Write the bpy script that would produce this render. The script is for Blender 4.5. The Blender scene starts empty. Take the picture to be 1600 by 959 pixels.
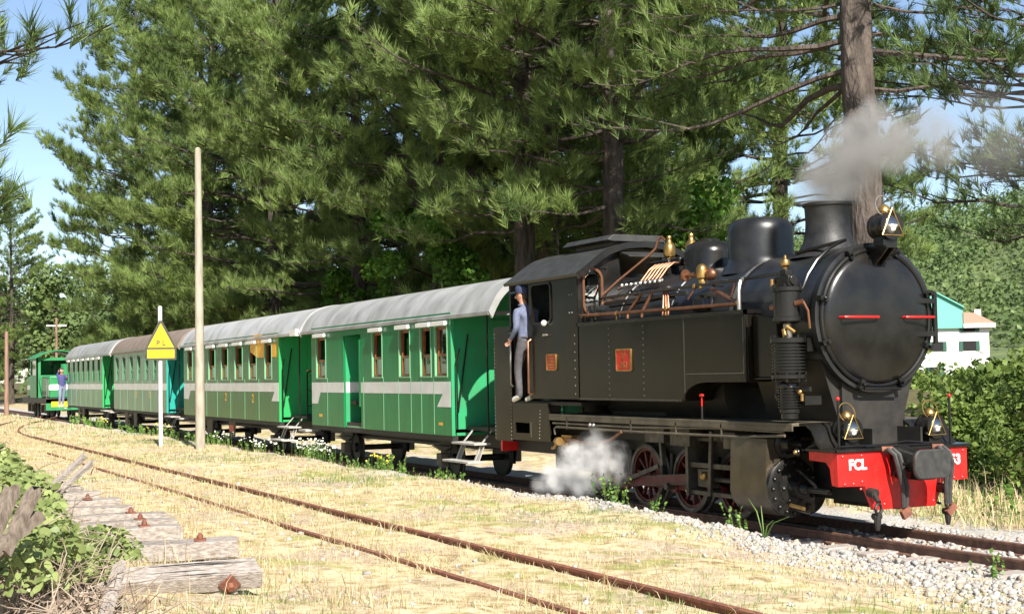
import bpy, bmesh, math, random
import numpy as np
from mathutils import Vector, Matrix
R = math.radians
scn = bpy.context.scene
COL = scn.collection

# ------------------------------------------------------------------ camera
CAM = Vector((0.0, -10.72, 1.868))
cam_d = bpy.data.cameras.new('camera')
cam = bpy.data.objects.new('camera', cam_d); COL.objects.link(cam)
yaw, pitch, roll = -1.11368, 0.047185, -0.018516
fw = Vector((math.cos(pitch)*math.sin(yaw), math.cos(pitch)*math.cos(yaw), math.sin(pitch)))
rt = Vector((math.cos(yaw), -math.sin(yaw), 0)); up = rt.cross(fw)
rt2 = rt*math.cos(roll)+up*math.sin(roll); up2 = up*math.cos(roll)-rt*math.sin(roll)
mw = Matrix((rt2, up2, -fw)).transposed().to_4x4(); mw.translation = CAM
cam.matrix_world = mw
cam_d.sensor_width = 36; cam_d.lens = 2181.19/1600*36
cam_d.clip_start = .1; cam_d.clip_end = 6000
scn.camera = cam

# ------------------------------------------------------------------ sky, sun, exposure
SUN = Vector((1.19, -0.175, 1.0)).normalized()       # direction towards the sun
el = math.asin(SUN.z)
w = bpy.data.worlds.new('World'); scn.world = w; w.use_nodes = True
nt = w.node_tree; bg = nt.nodes['Background']
sky = nt.nodes.new('ShaderNodeTexSky'); sky.sky_type = 'NISHITA'; sky.sun_disc = False
sky.sun_elevation = el; sky.sun_rotation = math.atan2(SUN.x, SUN.y)
sky.altitude = 1100; sky.air_density = 1.0; sky.dust_density = 1.2; sky.ozone_density = 1.0
nt.links.new(sky.outputs[0], bg.inputs[0]); bg.inputs[1].default_value = 0.080
sl = bpy.data.lights.new('sun', 'SUN'); sl.energy = 5.0; sl.angle = R(.53); sl.color = (1, .95, .86)
so = bpy.data.objects.new('sun', sl); COL.objects.link(so)
so.rotation_euler = SUN.to_track_quat('Z', 'Y').to_euler(); so.location = (20, -10, 30)
vs = scn.view_settings; vs.view_transform = 'Standard'; vs.look = 'None'; vs.exposure = 1.12; vs.gamma = 1; vs.use_curve_mapping = False
cy = scn.cycles; cy.max_bounces = 5; cy.transparent_max_bounces = 8; cy.volume_bounces = 1
cy.diffuse_bounces = 3; cy.glossy_bounces = 3; cy.transmission_bounces = 4; cy.volume_step_rate = 2.0; cy.volume_max_steps = 80

# ------------------------------------------------------------------ materials
MATS = {}
def mat(name, col, rough=.5, metal=0, col2=None, nscale=6.0, bump=0, bscale=40, spec=.5, stretch=None, emit=None, mixlo=.35, mixhi=.65, coat=0, det=6, bdist=.02):
    m = bpy.data.materials.new(name); m.use_nodes = True; MATS[name] = m
    n = m.node_tree.nodes; l = m.node_tree.links; p = n['Principled BSDF']
    p.inputs['Base Color'].default_value = (*col, 1); p.inputs['Roughness'].default_value = rough
    p.inputs['Metallic'].default_value = metal; p.inputs['Specular IOR Level'].default_value = spec
    if coat: p.inputs['Coat Weight'].default_value = coat; p.inputs['Coat Roughness'].default_value = .08
    g = n.new('ShaderNodeNewGeometry'); vec = g.outputs['Position']
    if stretch:
        mp = n.new('ShaderNodeMapping'); mp.inputs['Scale'].default_value = stretch
        l.new(vec, mp.inputs[0]); vec = mp.outputs[0]
    if col2:
        t = n.new('ShaderNodeTexNoise'); t.inputs['Scale'].default_value = nscale; t.inputs['Detail'].default_value = det
        l.new(vec, t.inputs['Vector'])
        r = n.new('ShaderNodeValToRGB'); e = r.color_ramp.elements
        e[0].position = mixlo; e[1].position = mixhi; e[0].color = (*col, 1); e[1].color = (*col2, 1)
        l.new(t.outputs[0], r.inputs[0]); l.new(r.outputs[0], p.inputs['Base Color'])
        mr = n.new('ShaderNodeMapRange'); mr.inputs['To Min'].default_value = max(.04, rough-.1); mr.inputs['To Max'].default_value = min(1, rough+.12)
        l.new(t.outputs[0], mr.inputs[0]); l.new(mr.outputs[0], p.inputs['Roughness'])
    if bump:
        t2 = n.new('ShaderNodeTexNoise'); t2.inputs['Scale'].default_value = bscale; t2.inputs['Detail'].default_value = 4
        l.new(vec, t2.inputs['Vector'])
        b = n.new('ShaderNodeBump'); b.inputs['Strength'].default_value = bump; b.inputs['Distance'].default_value = bdist
        l.new(t2.outputs[0], b.inputs['Height']); l.new(b.outputs[0], p.inputs['Normal'])
    if emit:
        p.inputs['Emission Color'].default_value = (*emit[0], 1); p.inputs['Emission Strength'].default_value = emit[1]
    return m
def leafmat(name, a, b, trans=.35, rough=.55, nscale=.7):
    m = bpy.data.materials.new(name); m.use_nodes = True; MATS[name] = m
    n = m.node_tree.nodes; l = m.node_tree.links; p = n['Principled BSDF']; out = n['Material Output']
    g = n.new('ShaderNodeNewGeometry'); t = n.new('ShaderNodeTexNoise'); t.inputs['Scale'].default_value = nscale; t.inputs['Detail'].default_value = 3
    l.new(g.outputs['Position'], t.inputs['Vector'])
    ad = n.new('ShaderNodeMath'); ad.operation = 'MULTIPLY_ADD'; ad.inputs[1].default_value = .45
    l.new(g.outputs['Random Per Island'], ad.inputs[0])
    mu = n.new('ShaderNodeMath'); mu.operation = 'MULTIPLY_ADD'; mu.inputs[1].default_value = 2.0; mu.inputs[2].default_value = -.72
    l.new(t.outputs[0], mu.inputs[0]); l.new(mu.outputs[0], ad.inputs[2])
    r = n.new('ShaderNodeValToRGB'); e = r.color_ramp.elements; e[0].color = (*a, 1); e[1].color = (*b, 1)
    l.new(ad.outputs[0], r.inputs[0]); l.new(r.outputs[0], p.inputs['Base Color'])
    p.inputs['Roughness'].default_value = rough; p.inputs['Specular IOR Level'].default_value = .35
    tr = n.new('ShaderNodeBsdfTranslucent'); l.new(r.outputs[0], tr.inputs[0])
    mx = n.new('ShaderNodeMixShader'); mx.inputs[0].default_value = trans
    l.new(p.outputs[0], mx.inputs[1]); l.new(tr.outputs[0], mx.inputs[2]); l.new(mx.outputs[0], out.inputs['Surface'])
    return m
def glassmat(name, tint=(.8, .9, .85), refl=.12, rough=.03):
    m = bpy.data.materials.new(name); m.use_nodes = True; MATS[name] = m
    n = m.node_tree.nodes; l = m.node_tree.links; out = n['Material Output']; n.remove(n['Principled BSDF'])
    t = n.new('ShaderNodeBsdfTransparent'); t.inputs[0].default_value = (*tint, 1)
    g = n.new('ShaderNodeBsdfGlossy'); g.inputs['Roughness'].default_value = rough
    lw = n.new('ShaderNodeFresnel'); lw.inputs[0].default_value = 1.5
    a = n.new('ShaderNodeMath'); a.operation = 'ADD'; a.inputs[1].default_value = refl; l.new(lw.outputs[0], a.inputs[0])
    mx = n.new('ShaderNodeMixShader'); l.new(a.outputs[0], mx.inputs[0]); l.new(t.outputs[0], mx.inputs[1]); l.new(g.outputs[0], mx.inputs[2])
    l.new(mx.outputs[0], out.inputs['Surface'])
    return m
M = MATS
mat('loco_black', (.007, .0066, .006), .25, 0, (.014, .0128, .011), 3.0, .05, 14, spec=.4)
mat('tank_black', (.0065, .0055, .004), .2, 0, (.013, .0105, .0065), 2.2, .06, 5, stretch=(1, 1, .35), spec=.27)
mat('boiler_black', (.010, .010, .0105), .33, 0, (.021, .021, .021), 4, .05, 18)
mat('roof_black', (.026, .026, .0245), .5, 0, (.040, .0385, .036), 5, .05, 20)
mat('soot', (.009, .009, .009), .55, 0, (.02, .019, .018), 8, .1, 30)
mat('chassis', (.010, .009, .008), .6, 0, (.024, .02, .015), 5, .1, 25)
mat('dusty', (.060, .050, .034), .6, 0, (.11, .09, .06), 6, .1, 30)
mat('red_paint', (.60, .012, .010), .38, 0, (.36, .016, .012), 9, .08, 24, mixlo=.45, mixhi=.75)
mat('wheel_red', (.12, .013, .010), .5, 0, (.06, .012, .010), 9, .05, 30); mat('tyre', (.13, .12, .105), .45, .6, (.07, .06, .05), 8); mat('motion', (.10, .088, .07), .45, .5, (.05, .042, .032), 8)
mat('steel', (.42, .40, .37), .35, .8, (.25, .23, .20), 8)
mat('rail_steel', (.20, .105, .07), .65, .15, (.11, .06, .045), 14, .25, 60)
mat('rail_top', (.30, .24, .21), .33, .75, (.22, .15, .12), 10)
mat('rust', (.23, .085, .045), .8, 0, (.12, .045, .03), 15, .3, 60)
mat('copper', (.25, .115, .06), .42, .7, (.17, .075, .042), 9)
mat('brass', (.50, .32, .11), .36, .9, (.33, .2, .07), 9)
mat('cladding', (.085, .068, .045), .33, .4, (.055, .043, .028), 4, .1, 6); mat('rivet', (.07, .066, .06), .4); mat('seam_dark', (.04, .037, .032), .35)
mat('rubber', (.022, .022, .021), .6, 0, (.040, .038, .034), 12)
mat('lamp_white', (.75, .74, .70), .25)
mat('white_paint', (.78, .77, .74), .45)
mat('grey_stripe', (.66, .66, .66), .35, 0, (.55, .55, .55), 3, .04, 3)
mat('coach_green', (.004, .195, .060), .22, 0, (.010, .150, .050), 3.0, .05, 2.2, spec=.2, stretch=(2.5, 2.5, .35))
mat('coach_green_dark', (.006, .140, .028), .2, 0, (.016, .095, .026), 3.0, .05, 2.2, spec=.22, stretch=(2.5, 2.5, .35))
mat('coach_pale', (.12, .25, .15), .3, 0, (.07, .17, .10), 3, .05, 2.5, stretch=(2.5, 2.5, .3))
mat('coach_pale2', (.08, .23, .12), .3, 0, (.05, .16, .08), 3, .05, 2.5, stretch=(2.5, 2.5, .3))
mat('end_green', (.025, .30, .12), .4, 0, (.035, .25, .10), 3)
mat('end_green2', (.018, .33, .09), .4, 0, (.022, .30, .08), 2)
mat('end_teal', (.012, .30, .24), .4, 0, (.015, .27, .22), 2)
mat('seam', (.16, .36, .20), .35)
mat('roof_grey', (.34, .34, .335), .5, 0, (.20, .20, .19), 2.0, .06, 10, stretch=(1.2, .35, 1), mixlo=.4, mixhi=.7)
mat('roof_white', (.42, .42, .42), .45, 0, (.27, .27, .26), 2, .05, 10, stretch=(1.2, .35, 1), mixlo=.4, mixhi=.7)
mat('roof_brown', (.23, .175, .14), .6, 0, (.17, .13, .10), 2.5, .06, 10)
mat('wood_frame', (.25, .075, .022), .4, 0, (.16, .05, .018), 9, .05, 30)
mat('interior', (.06, .045, .032), .7, 0, (.035, .028, .02), 3)
mat('step_wood', (.42, .40, .36), .7, 0, (.30, .28, .25), 8, .1, 40)
mat('yellow_sign', (.70, .50, .01), .5, 0, (.60, .42, .01), 8)
mat('orange_paint', (.72, .36, .02), .4)
mat('sign_edge', (.05, .05, .04), .6)
mat('pole_white', (.62, .62, .64), .5, 0, (.50, .50, .50), 12)
mat('pole_concrete', (.36, .32, .255), .85, 0, (.24, .21, .165), 10, .2, 50, stretch=(1, 1, .2))
mat('pole_wood', (.28, .17, .12), .85, 0, (.18, .11, .08), 10, .2, 50, stretch=(1, 1, .15))
mat('old_wood', (.40, .35, .31), .85, 0, (.24, .20, .17), 18, .5, 45, stretch=(3.5, .35, 2.5))
mat('old_wood_grain', (.36, .32, .285), .85, 0, (.20, .165, .14), 30, .5, 60, stretch=(1.6, .5, 1.6))
mat('skin', (.46, .24, .16), .5); mat('cap_navy', (.03, .04, .09), .8); mat('shirt_blue', (.085, .10, .165), .8, 0, (.13, .15, .22), 18)
mat('trousers', (.055, .052, .06), .85, 0, (.085, .08, .085), 14); mat('shoe', (.62, .60, .52), .6); mat('hair', (.05, .04, .035), .7)
mat('overall_blue', (.035, .038, .13), .8, 0, (.06, .06, .18), 14); mat('jeans', (.17, .19, .28), .8)
mat('bark', (.085, .066, .052), .9, 0, (.030, .023, .019), 7, 1.0, 13, stretch=(1, 1, .3), bdist=.08)
mat('bark_pale', (.105, .082, .066), .9, 0, (.05, .038, .031), 6, 1.0, 11, stretch=(1, 1, .3), bdist=.10)
mat('house_white', (.78, .77, .73), .8); mat('house_green', (.16, .50, .38), .5); mat('tile_roof', (.50, .30, .22), .8, 0, (.40, .22, .16), 20)
mat('shutter', (.03, .11, .07), .6); mat('dark', (.01, .01, .01), .8)
mat('stone_white', (.40, .39, .37), .85, 0, (.24, .225, .205), 14, .3, 40)
mat('stone_tan', (.42, .35, .27), .85, 0, (.28, .23, .18), 14, .3, 40)
glassmat('glass'); glassmat('lens_glass', (.95, .95, .95), .25, .02)
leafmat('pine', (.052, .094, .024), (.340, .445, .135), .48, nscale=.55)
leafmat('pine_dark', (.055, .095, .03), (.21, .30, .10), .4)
leafmat('broadleaf', (.035, .10, .012), (.15, .30, .035), .4)
leafmat('shrub', (.045, .090, .018), (.270, .360, .085), .45, nscale=1.6)
leafmat('far_leaf', (.050, .088, .030), (.17, .235, .075), .35, .7, .12)
leafmat('bramble', (.085, .125, .035), (.36, .42, .15), .35, .45, 4)
leafmat('weed', (.06, .13, .025), (.20, .33, .07), .35, .5, 3)
leafmat('straw', (.42, .33, .17), (.68, .58, .36), .25, .7, 2)
leafmat('straw_dark', (.22, .14, .06), (.42, .31, .15), .2, .8, 2)
leafmat('dead_twig', (.16, .11, .08), (.42, .34, .26), .1, .8, 6)
leafmat('petal', (.70, .69, .60), (.8, .78, .66), .2)
leafmat('petal_yellow', (.62, .5, .03), (.7, .6, .1), .2)

# ------------------------------------------------------------------ mesh helpers
ORG = {}
def frame(ax):
    a = Vector(ax).normalized(); t = Vector((0, 0, 1)) if abs(a.z) < .9 else Vector((1, 0, 0))
    u = a.cross(t).normalized(); v = a.cross(u); return a, u, v
class MB:
    def __init__(s): s.v = []; s.f = []
    def add(s, vs, fs):
        o = len(s.v); s.v += [tuple(p) for p in vs]; s.f += [tuple(i+o for i in f) for f in fs]; return s
    def box(s, x0, x1, y0, y1, z0, z1):
        return s.add([(x0,y0,z0),(x1,y0,z0),(x1,y1,z0),(x0,y1,z0),(x0,y0,z1),(x1,y0,z1),(x1,y1,z1),(x0,y1,z1)],
                     [(0,3,2,1),(4,5,6,7),(0,1,5,4),(1,2,6,5),(2,3,7,6),(3,0,4,7)])
    def obox(s, c, d, M3):
        c = Vector(c); h = Vector(d)/2
        vs = [c+M3@Vector((a*h.x, b*h.y, e*h.z)) for e in (-1, 1) for a, b in ((-1,-1),(1,-1),(1,1),(-1,1))]
        return s.add(vs, [(0,3,2,1),(4,5,6,7),(0,1,5,4),(1,2,6,5),(2,3,7,6),(3,0,4,7)])
    def bar(s, p0, p1, wd, th, upv=(0, 0, 1)):
        p0 = Vector(p0); p1 = Vector(p1); a = (p1-p0).normalized(); u = a.cross(Vector(upv)).normalized(); v = u.cross(a)
        return s.obox((p0+p1)/2, ((p1-p0).length, wd, th), Matrix((a, u, v)).transposed())
    def lathe(s, prof, o, ax, n=24, caps=True, a0=0):
        a, u, v = frame(ax); o = Vector(o); vs = []; fs = []
        for r, h in prof:
            for k in range(n):
                t = a0+2*math.pi*k/n; vs.append(o+a*h+(u*math.cos(t)+v*math.sin(t))*r)
        for i in range(len(prof)-1):
            for k in range(n):
                k2 = (k+1) % n; fs.append((i*n+k, (i+1)*n+k, (i+1)*n+k2, i*n+k2))
        if caps:
            if prof[0][0] > 1e-5: fs.append(tuple(range(n)))
            if prof[-1][0] > 1e-5: fs.append(tuple(reversed(range((len(prof)-1)*n, len(prof)*n))))
        return s.add(vs, fs)
    def cyl(s, p0, p1, r0, r1=None, n=12, caps=True):
        p0 = Vector(p0); p1 = Vector(p1)
        return s.lathe([(r0, 0), (r0 if r1 is None else r1, (p1-p0).length)], p0, p1-p0, n, caps)
    def sphere(s, c, r, n=10, m=6, sc=(1, 1, 1)):
        vs = []; fs = []; c = Vector(c)
        for i in range(m+1):
            t = math.pi*i/m
            for k in range(n):
                q = 2*math.pi*k/n
                vs.append(c+Vector((r*sc[0]*math.sin(t)*math.cos(q), r*sc[1]*math.sin(t)*math.sin(q), r*sc[2]*math.cos(t))))
        for i in range(m):
            for k in range(n):
                k2 = (k+1) % n; fs.append((i*n+k, (i+1)*n+k, (i+1)*n+k2, i*n+k2))
        return s.add(vs, fs)
    def tube(s, pts, r, n=8, caps=True):
        P = [Vector(p) for p in pts]; m = len(P); rs = r if isinstance(r, (list, tuple)) else [r]*m
        vs = []; fs = []; u = None
        for i in range(m):
            d = (P[min(i+1, m-1)]-P[max(i-1, 0)]).normalized()
            if u is None: _, u, _ = frame(d)
            u = (u-d*u.dot(d)).normalized(); v = d.cross(u)
            for k in range(n):
                t = 2*math.pi*k/n; vs.append(P[i]+(u*math.cos(t)+v*math.sin(t))*rs[i])
        for i in range(m-1):
            for k in range(n):
                k2 = (k+1) % n; fs.append((i*n+k, i*n+k2, (i+1)*n+k2, (i+1)*n+k))
        if caps: fs.append(tuple(reversed(range(n)))); fs.append(tuple(range((m-1)*n, m*n)))
        return s.add(vs, fs)
    def prism(s, poly, ax, a0, a1):
        """poly: 2-D outline; ax 'x','y','z' extrusion axis, coordinates in remaining order"""
        n = len(poly); mk = {'x': lambda p, a: (a, p[0], p[1]), 'y': lambda p, a: (p[0], a, p[1]), 'z': lambda p, a: (p[0], p[1], a)}[ax]
        vs = [mk(p, a0) for p in poly]+[mk(p, a1) for p in poly]
        fs = [tuple(range(n)), tuple(reversed(range(n, 2*n)))]+[(i, i+n, (i+1) % n+n, (i+1) % n) for i in range(n)]
        return s.add(vs, fs)
    def ring(s, outer, inner, ax, a0, a1):
        """plate with one hole; outer and inner outlines have equal counts"""
        n = len(outer); mk = {'x': lambda p, a: (a, p[0], p[1]), 'y': lambda p, a: (p[0], a, p[1]), 'z': lambda p, a: (p[0], p[1], a)}[ax]
        vs = [mk(p, a) for a in (a0, a1) for q in (outer, inner) for p in q]; fs = []
        for i in range(n):
            j = (i+1) % n
            fs += [(i, j, n+j, n+i), (2*n+i, 3*n+i, 3*n+j, 2*n+j), (i, 2*n+i, 2*n+j, j), (n+i, n+j, 3*n+j, 3*n+i)]
        return s.add(vs, fs)
    def torus(s, c, ax, Rr, r, n=28, m=8):
        a, u, v = frame(ax); c = Vector(c)
        return s.tube([c+(u*math.cos(2*math.pi*k/n)+v*math.sin(2*math.pi*k/n))*Rr for k in range(n+1)], r, m, False)
    def mirrored(s):
        q = MB(); q.v = [(x, -y, z) for x, y, z in s.v]; q.f = [tuple(reversed(f)) for f in s.f]; return q
    def moved(s, dx=0, dy=0, dz=0):
        q = MB(); q.v = [(x+dx, y+dy, z+dz) for x, y, z in s.v]; q.f = list(s.f); return q
    def pieces(s):
        par = list(range(len(s.v)))
        def find(a):
            while par[a] != a: par[a] = par[par[a]]; a = par[a]
            return a
        for f in s.f:
            r0 = find(f[0])
            for i in f[1:]: par[find(i)] = r0
        lab = [find(i) for i in range(len(s.v))]; roots = sorted(set(lab))
        if len(roots) < 2 or len(roots) > 400: return [s]
        V = np.array(s.v); ix = {r: k for k, r in enumerate(roots)}; li = np.array([ix[q] for q in lab]); k = len(roots)
        lo = np.full((k, 3), np.inf); hi = np.full((k, 3), -np.inf); np.minimum.at(lo, li, V); np.maximum.at(hi, li, V)
        size = (hi-lo).max(1); gap = np.maximum(0, np.maximum(lo[:, None]-hi[None], lo[None]-hi[:, None]))
        near = np.sqrt((gap**2).sum(2)) <= np.maximum(.02, .5*np.maximum(size[:, None], size[None]))
        cl = list(range(k))
        def fc(a):
            while cl[a] != a: a = cl[a]
            return a
        for a, b in zip(*np.nonzero(np.triu(near, 1))): cl[fc(int(b))] = fc(int(a))
        gid = [fc(a) for a in range(k)]; gs = sorted(set(gid))
        if len(gs) == 1: return [s]
        out = []
        for g in gs:
            q = MB(); mp = {}
            for f in s.f:
                if gid[ix[lab[f[0]]]] == g:
                    for i in f:
                        if i not in mp: mp[i] = len(q.v); q.v.append(s.v[i])
                    q.f.append(tuple(mp[i] for i in f))
            out.append(q)
        return out
    def build(s, name, m, parent=None, smooth=35, bevel=0, split=True):
        if split and parent is not None:
            ps = s.pieces()
            if len(ps) > 1: return [q.build(name, m, parent, smooth, bevel, False) for q in ps][0]
        me = bpy.data.meshes.new(name); org = ORG.get(parent.name, Vector()) if parent else Vector()
        me.from_pydata([(x-org.x, y-org.y, z-org.z) for x, y, z in s.v], [], s.f)
        bm = bmesh.new(); bm.from_mesh(me); bmesh.ops.recalc_face_normals(bm, faces=bm.faces); bm.to_mesh(me); bm.free()
        me.materials.append(M[m] if isinstance(m, str) else m)
        if smooth:
            me.shade_smooth(); me.set_sharp_from_angle(angle=R(smooth))
        o = bpy.data.objects.new(name, me); COL.objects.link(o)
        if parent: o.parent = parent
        ORG[o.name] = org
        if bevel:
            b = o.modifiers.new('bevel', 'BEVEL'); b.width = bevel; b.segments = 2; b.limit_method = 'ANGLE'; b.angle_limit = R(40)
        return o
def rrect(x0, x1, y0, y1, r, k=4):
    out = []
    for cx, cy, a in ((x1-r, y0+r, -90), (x1-r, y1-r, 0), (x0+r, y1-r, 90), (x0+r, y0+r, 180)):
        for i in range(k+1):
            t = R(a+90*i/k); out.append((cx+r*math.cos(t), cy+r*math.sin(t)))
    return out
def tag(o, label=None, cat=None, group=None, kind=None):
    if label: o['label'] = label
    if cat: o['category'] = cat
    if group: o['group'] = group
    if kind: o['kind'] = kind
    return o
def thing(name, loc, label, cat, group=None):
    o = bpy.data.objects.new(name, None); COL.objects.link(o); o.location = loc; o.empty_display_size = .3
    ORG[o.name] = Vector(loc); return tag(o, label, cat, group)
def clone(o, parent=None, loc=None, rotz=None, scale=None):
    c = o.copy(); COL.objects.link(c)
    if parent: c.parent = parent
    if loc is not None: c.location = loc
    if rotz is not None: c.rotation_euler = (0, 0, rotz)
    if scale is not None: c.scale = (scale,)*3 if not hasattr(scale, '__len__') else scale
    for ch in list(o.children): clone(ch, c)
    return c
def arr_obj(name, V, F, mats, midx=None, parent=None, smooth=False):
    V = np.asarray(V, np.float32); F = np.asarray(F, np.int32)
    org = ORG.get(parent.name, Vector()) if parent else Vector()
    V = V-np.array(org, np.float32)
    me = bpy.data.meshes.new(name); k = F.shape[1]
    me.vertices.add(len(V)); me.vertices.foreach_set('co', V.ravel())
    me.loops.add(F.size); me.loops.foreach_set('vertex_index', F.ravel())
    me.polygons.add(len(F)); me.polygons.foreach_set('loop_start', np.arange(0, F.size, k, dtype=np.int32))
    for m in mats: me.materials.append(M[m])
    if midx is not None: me.polygons.foreach_set('material_index', np.asarray(midx, np.int32))
    if smooth: me.polygons.foreach_set('use_smooth', np.ones(len(F), bool))
    me.update(calc_edges=True)
    o = bpy.data.objects.new(name, me); COL.objects.link(o)
    if parent: o.parent = parent
    ORG[o.name] = org
    return o
def scatter(PV, PF, pos, X, Y, Z, sc):
    """instances of one prototype: axes X,Y,Z (N,3), scale (N,)"""
    PV = np.asarray(PV); N = len(pos); n = len(PV)
    V = pos[:, None, :]+sc[:, None, None]*(PV[None, :, 0:1]*X[:, None, :]+PV[None, :, 1:2]*Y[:, None, :]+PV[None, :, 2:3]*Z[:, None, :])
    F = np.asarray(PF)[None]+(np.arange(N)*n)[:, None, None]
    return V.reshape(-1, 3), F.reshape(-1, np.asarray(PF).shape[1])
def axes_from(Z, rng):
    Z = Z/np.linalg.norm(Z, axis=1, keepdims=True)
    t = rng.normal(size=Z.shape); X = np.cross(t, Z); X /= np.linalg.norm(X, axis=1, keepdims=True)
    return X, np.cross(Z, X), Z
def cat(parts):
    Vs, Fs, Is, o = [], [], [], 0
    for V, F, i in parts:
        Vs.append(V); Fs.append(F+o); o += len(V); Is.append(np.full(len(F), i) if np.isscalar(i) else i)
    return np.concatenate(Vs), np.concatenate(Fs), np.concatenate(Is)
def text_part(body, size, m, parent, c, rot, ext=.004, name='lettering', sx=1.0, bold=0):
    cu = bpy.data.curves.new(name, 'FONT'); cu.body = body; cu.size = size; cu.align_x = 'CENTER'; cu.align_y = 'CENTER'
    cu.extrude = ext; cu.resolution_u = 3; cu.space_line = .85; cu.offset = bold
    t = bpy.data.objects.new('tmp_text', cu); COL.objects.link(t)
    dg = bpy.context.evaluated_depsgraph_get(); me = bpy.data.meshes.new_from_object(t.evaluated_get(dg))
    bpy.data.objects.remove(t); bpy.data.curves.remove(cu)
    org = ORG.get(parent.name, Vector())
    me.transform(Matrix.Translation(Vector(c)-org) @ rot.to_4x4() @ Matrix.Diagonal((sx, 1, 1, 1)))
    me.name = name; me.materials.clear(); me.materials.append(M[m])
    o = bpy.data.objects.new(name, me); COL.objects.link(o); o.parent = parent; ORG[o.name] = org
    return o
ROT_SIDE = Matrix(((1, 0, 0), (0, 0, -1), (0, 1, 0)))                # reads from -Y
ROT_FRONT = Matrix(((0, 0, 1), (1, 0, 0), (0, 1, 0)))                # reads from +X
def smooth01(a, b, x):
    t = np.clip((x-a)/(b-a), 0, 1); return t*t*(3-2*t)
# ------------------------------------------------------------------ terrain
def gz(x, y):
    x = np.asarray(x, float); y = np.asarray(y, float)
    crest = .12-.17*smooth01(-15.5, -10.5, x)
    bed = -.15
    z = bed+(crest-bed)*smooth01(.92, 1.55, -y)
    z = z+(.10-crest)*smooth01(1.8, 4.6, -y)+.16*smooth01(5.8, 9.5, -y)
    z = z+.10*smooth01(1.0, 1.8, y)+.9*smooth01(2.2, 14, y)
    far = smooth01(90, 260, np.hypot(x+20, y))
    z = z*(1-far)+far*.2
    n = .022*np.sin(x*1.7+1.3*np.sin(y*1.1))+.018*np.sin(y*2.3+x*.9)+.012*np.sin(4.1*x-3.3*y)+.008*np.sin(7.7*x+6.1*y)
    keep = smooth01(.9, 1.6, np.abs(y))*(1-smooth01(-1.3, -.5, -np.abs(y+5.35))*.75)
    return z+n*keep
def lines(core0, core1, step, ext0, ext1):
    c = list(np.arange(core0, core1+step/2, step)); s = step; a = []
    v = core0
    while v > ext0: s *= 1.16; v -= s; a.append(v)
    s = step; b = []; v = core1
    while v < ext1: s *= 1.16; v += s; b.append(v)
    return np.array(a[::-1]+c+b)
gx = lines(-48, -5, .16, -2600, 1400); gy = lines(-10.5, 4, .1, -1400, 2600)
X, Y = np.meshgrid(gx, gy, indexing='ij'); Zg = gz(X, Y)
nx, ny = X.shape; idx = np.arange(nx*ny).reshape(nx, ny)
F = np.stack([idx[:-1, :-1], idx[1:, :-1], idx[1:, 1:], idx[:-1, 1:]], -1).reshape(-1, 4)
gm = bpy.data.materials.new('dry_ground'); gm.use_nodes = True; M['dry_ground'] = gm
n = gm.node_tree.nodes; l = gm.node_tree.links; p = n['Principled BSDF']; p.inputs['Roughness'].default_value = .95; p.inputs['Specular IOR Level'].default_value = .1
geo = n.new('ShaderNodeNewGeometry'); sep = n.new('ShaderNodeSeparateXYZ'); l.new(geo.outputs['Position'], sep.inputs[0])
def noise(s, d=5):
    t = n.new('ShaderNodeTexNoise'); t.inputs['Scale'].default_value = s; t.inputs['Detail'].default_value = d; l.new(geo.outputs['Position'], t.inputs['Vector']); return t.outputs[0]
def ramp(src, stops):
    r = n.new('ShaderNodeValToRGB'); e = r.color_ramp.elements
    while len(e) < len(stops): e.new(.5)
    for q, (ps, c) in zip(e, stops): q.position = ps; q.color = (*c, 1)
    l.new(src, r.inputs[0]); return r.outputs[0]
def mixc(fac, a, b):
    m_ = n.new('ShaderNodeMix'); m_.data_type = 'RGBA'; l.new(fac, m_.inputs[0]); l.new(a, m_.inputs[6]); l.new(b, m_.inputs[7]); return m_.outputs[2]
def rng_(src, a, b):
    m_ = n.new('ShaderNodeMapRange'); m_.interpolation_type = 'SMOOTHSTEP'; m_.inputs[1].default_value = a; m_.inputs[2].default_value = b; l.new(src, m_.inputs[0]); return m_.outputs[0]
def mth(op, a, b):
    m_ = n.new('ShaderNodeMath'); m_.operation = op
    for k, q in enumerate((a, b)):
        if isinstance(q, (int, float)): m_.inputs[k].default_value = q
        else: l.new(q, m_.inputs[k])
    return m_.outputs[0]
straw = ramp(noise(5.5, 8), [(.30, (.20, .14, .075)), (.44, (.40, .315, .18)), (.58, (.56, .465, .30)), (.75, (.42, .355, .19))])
soil = ramp(noise(16, 6), [(.3, (.25, .18, .125)), (.7, (.52, .43, .32))])
greeny = ramp(noise(8, 5), [(.3, (.17, .19, .05)), (.7, (.34, .33, .11))])
gravel = ramp(noise(38, 6), [(.3, (.26, .245, .225)), (.7, (.50, .485, .46))])
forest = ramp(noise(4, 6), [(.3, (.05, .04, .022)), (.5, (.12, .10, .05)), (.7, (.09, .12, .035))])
c = mixc(rng_(noise(.8, 5), .48, .64), straw, soil)
c = mixc(mth('MULTIPLY', rng_(noise(1.3, 4), .52, .66), .75), c, greeny)
sx, sy = sep.outputs[0], sep.outputs[1]
ydist = mth('ADD', sy, mth('MULTIPLY', mth('SUBTRACT', noise(2.2, 4), .5), 1.6))
gmask = mth('MULTIPLY', rng_(ydist, -2.1, -1.2), mth('SUBTRACT', 1.0, rng_(ydist, 1.5, 2.1)))
c = mixc(gmask, c, gravel)
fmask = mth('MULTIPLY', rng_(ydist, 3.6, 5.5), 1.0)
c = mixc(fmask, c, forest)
l.new(c, p.inputs['Base Color'])
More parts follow.
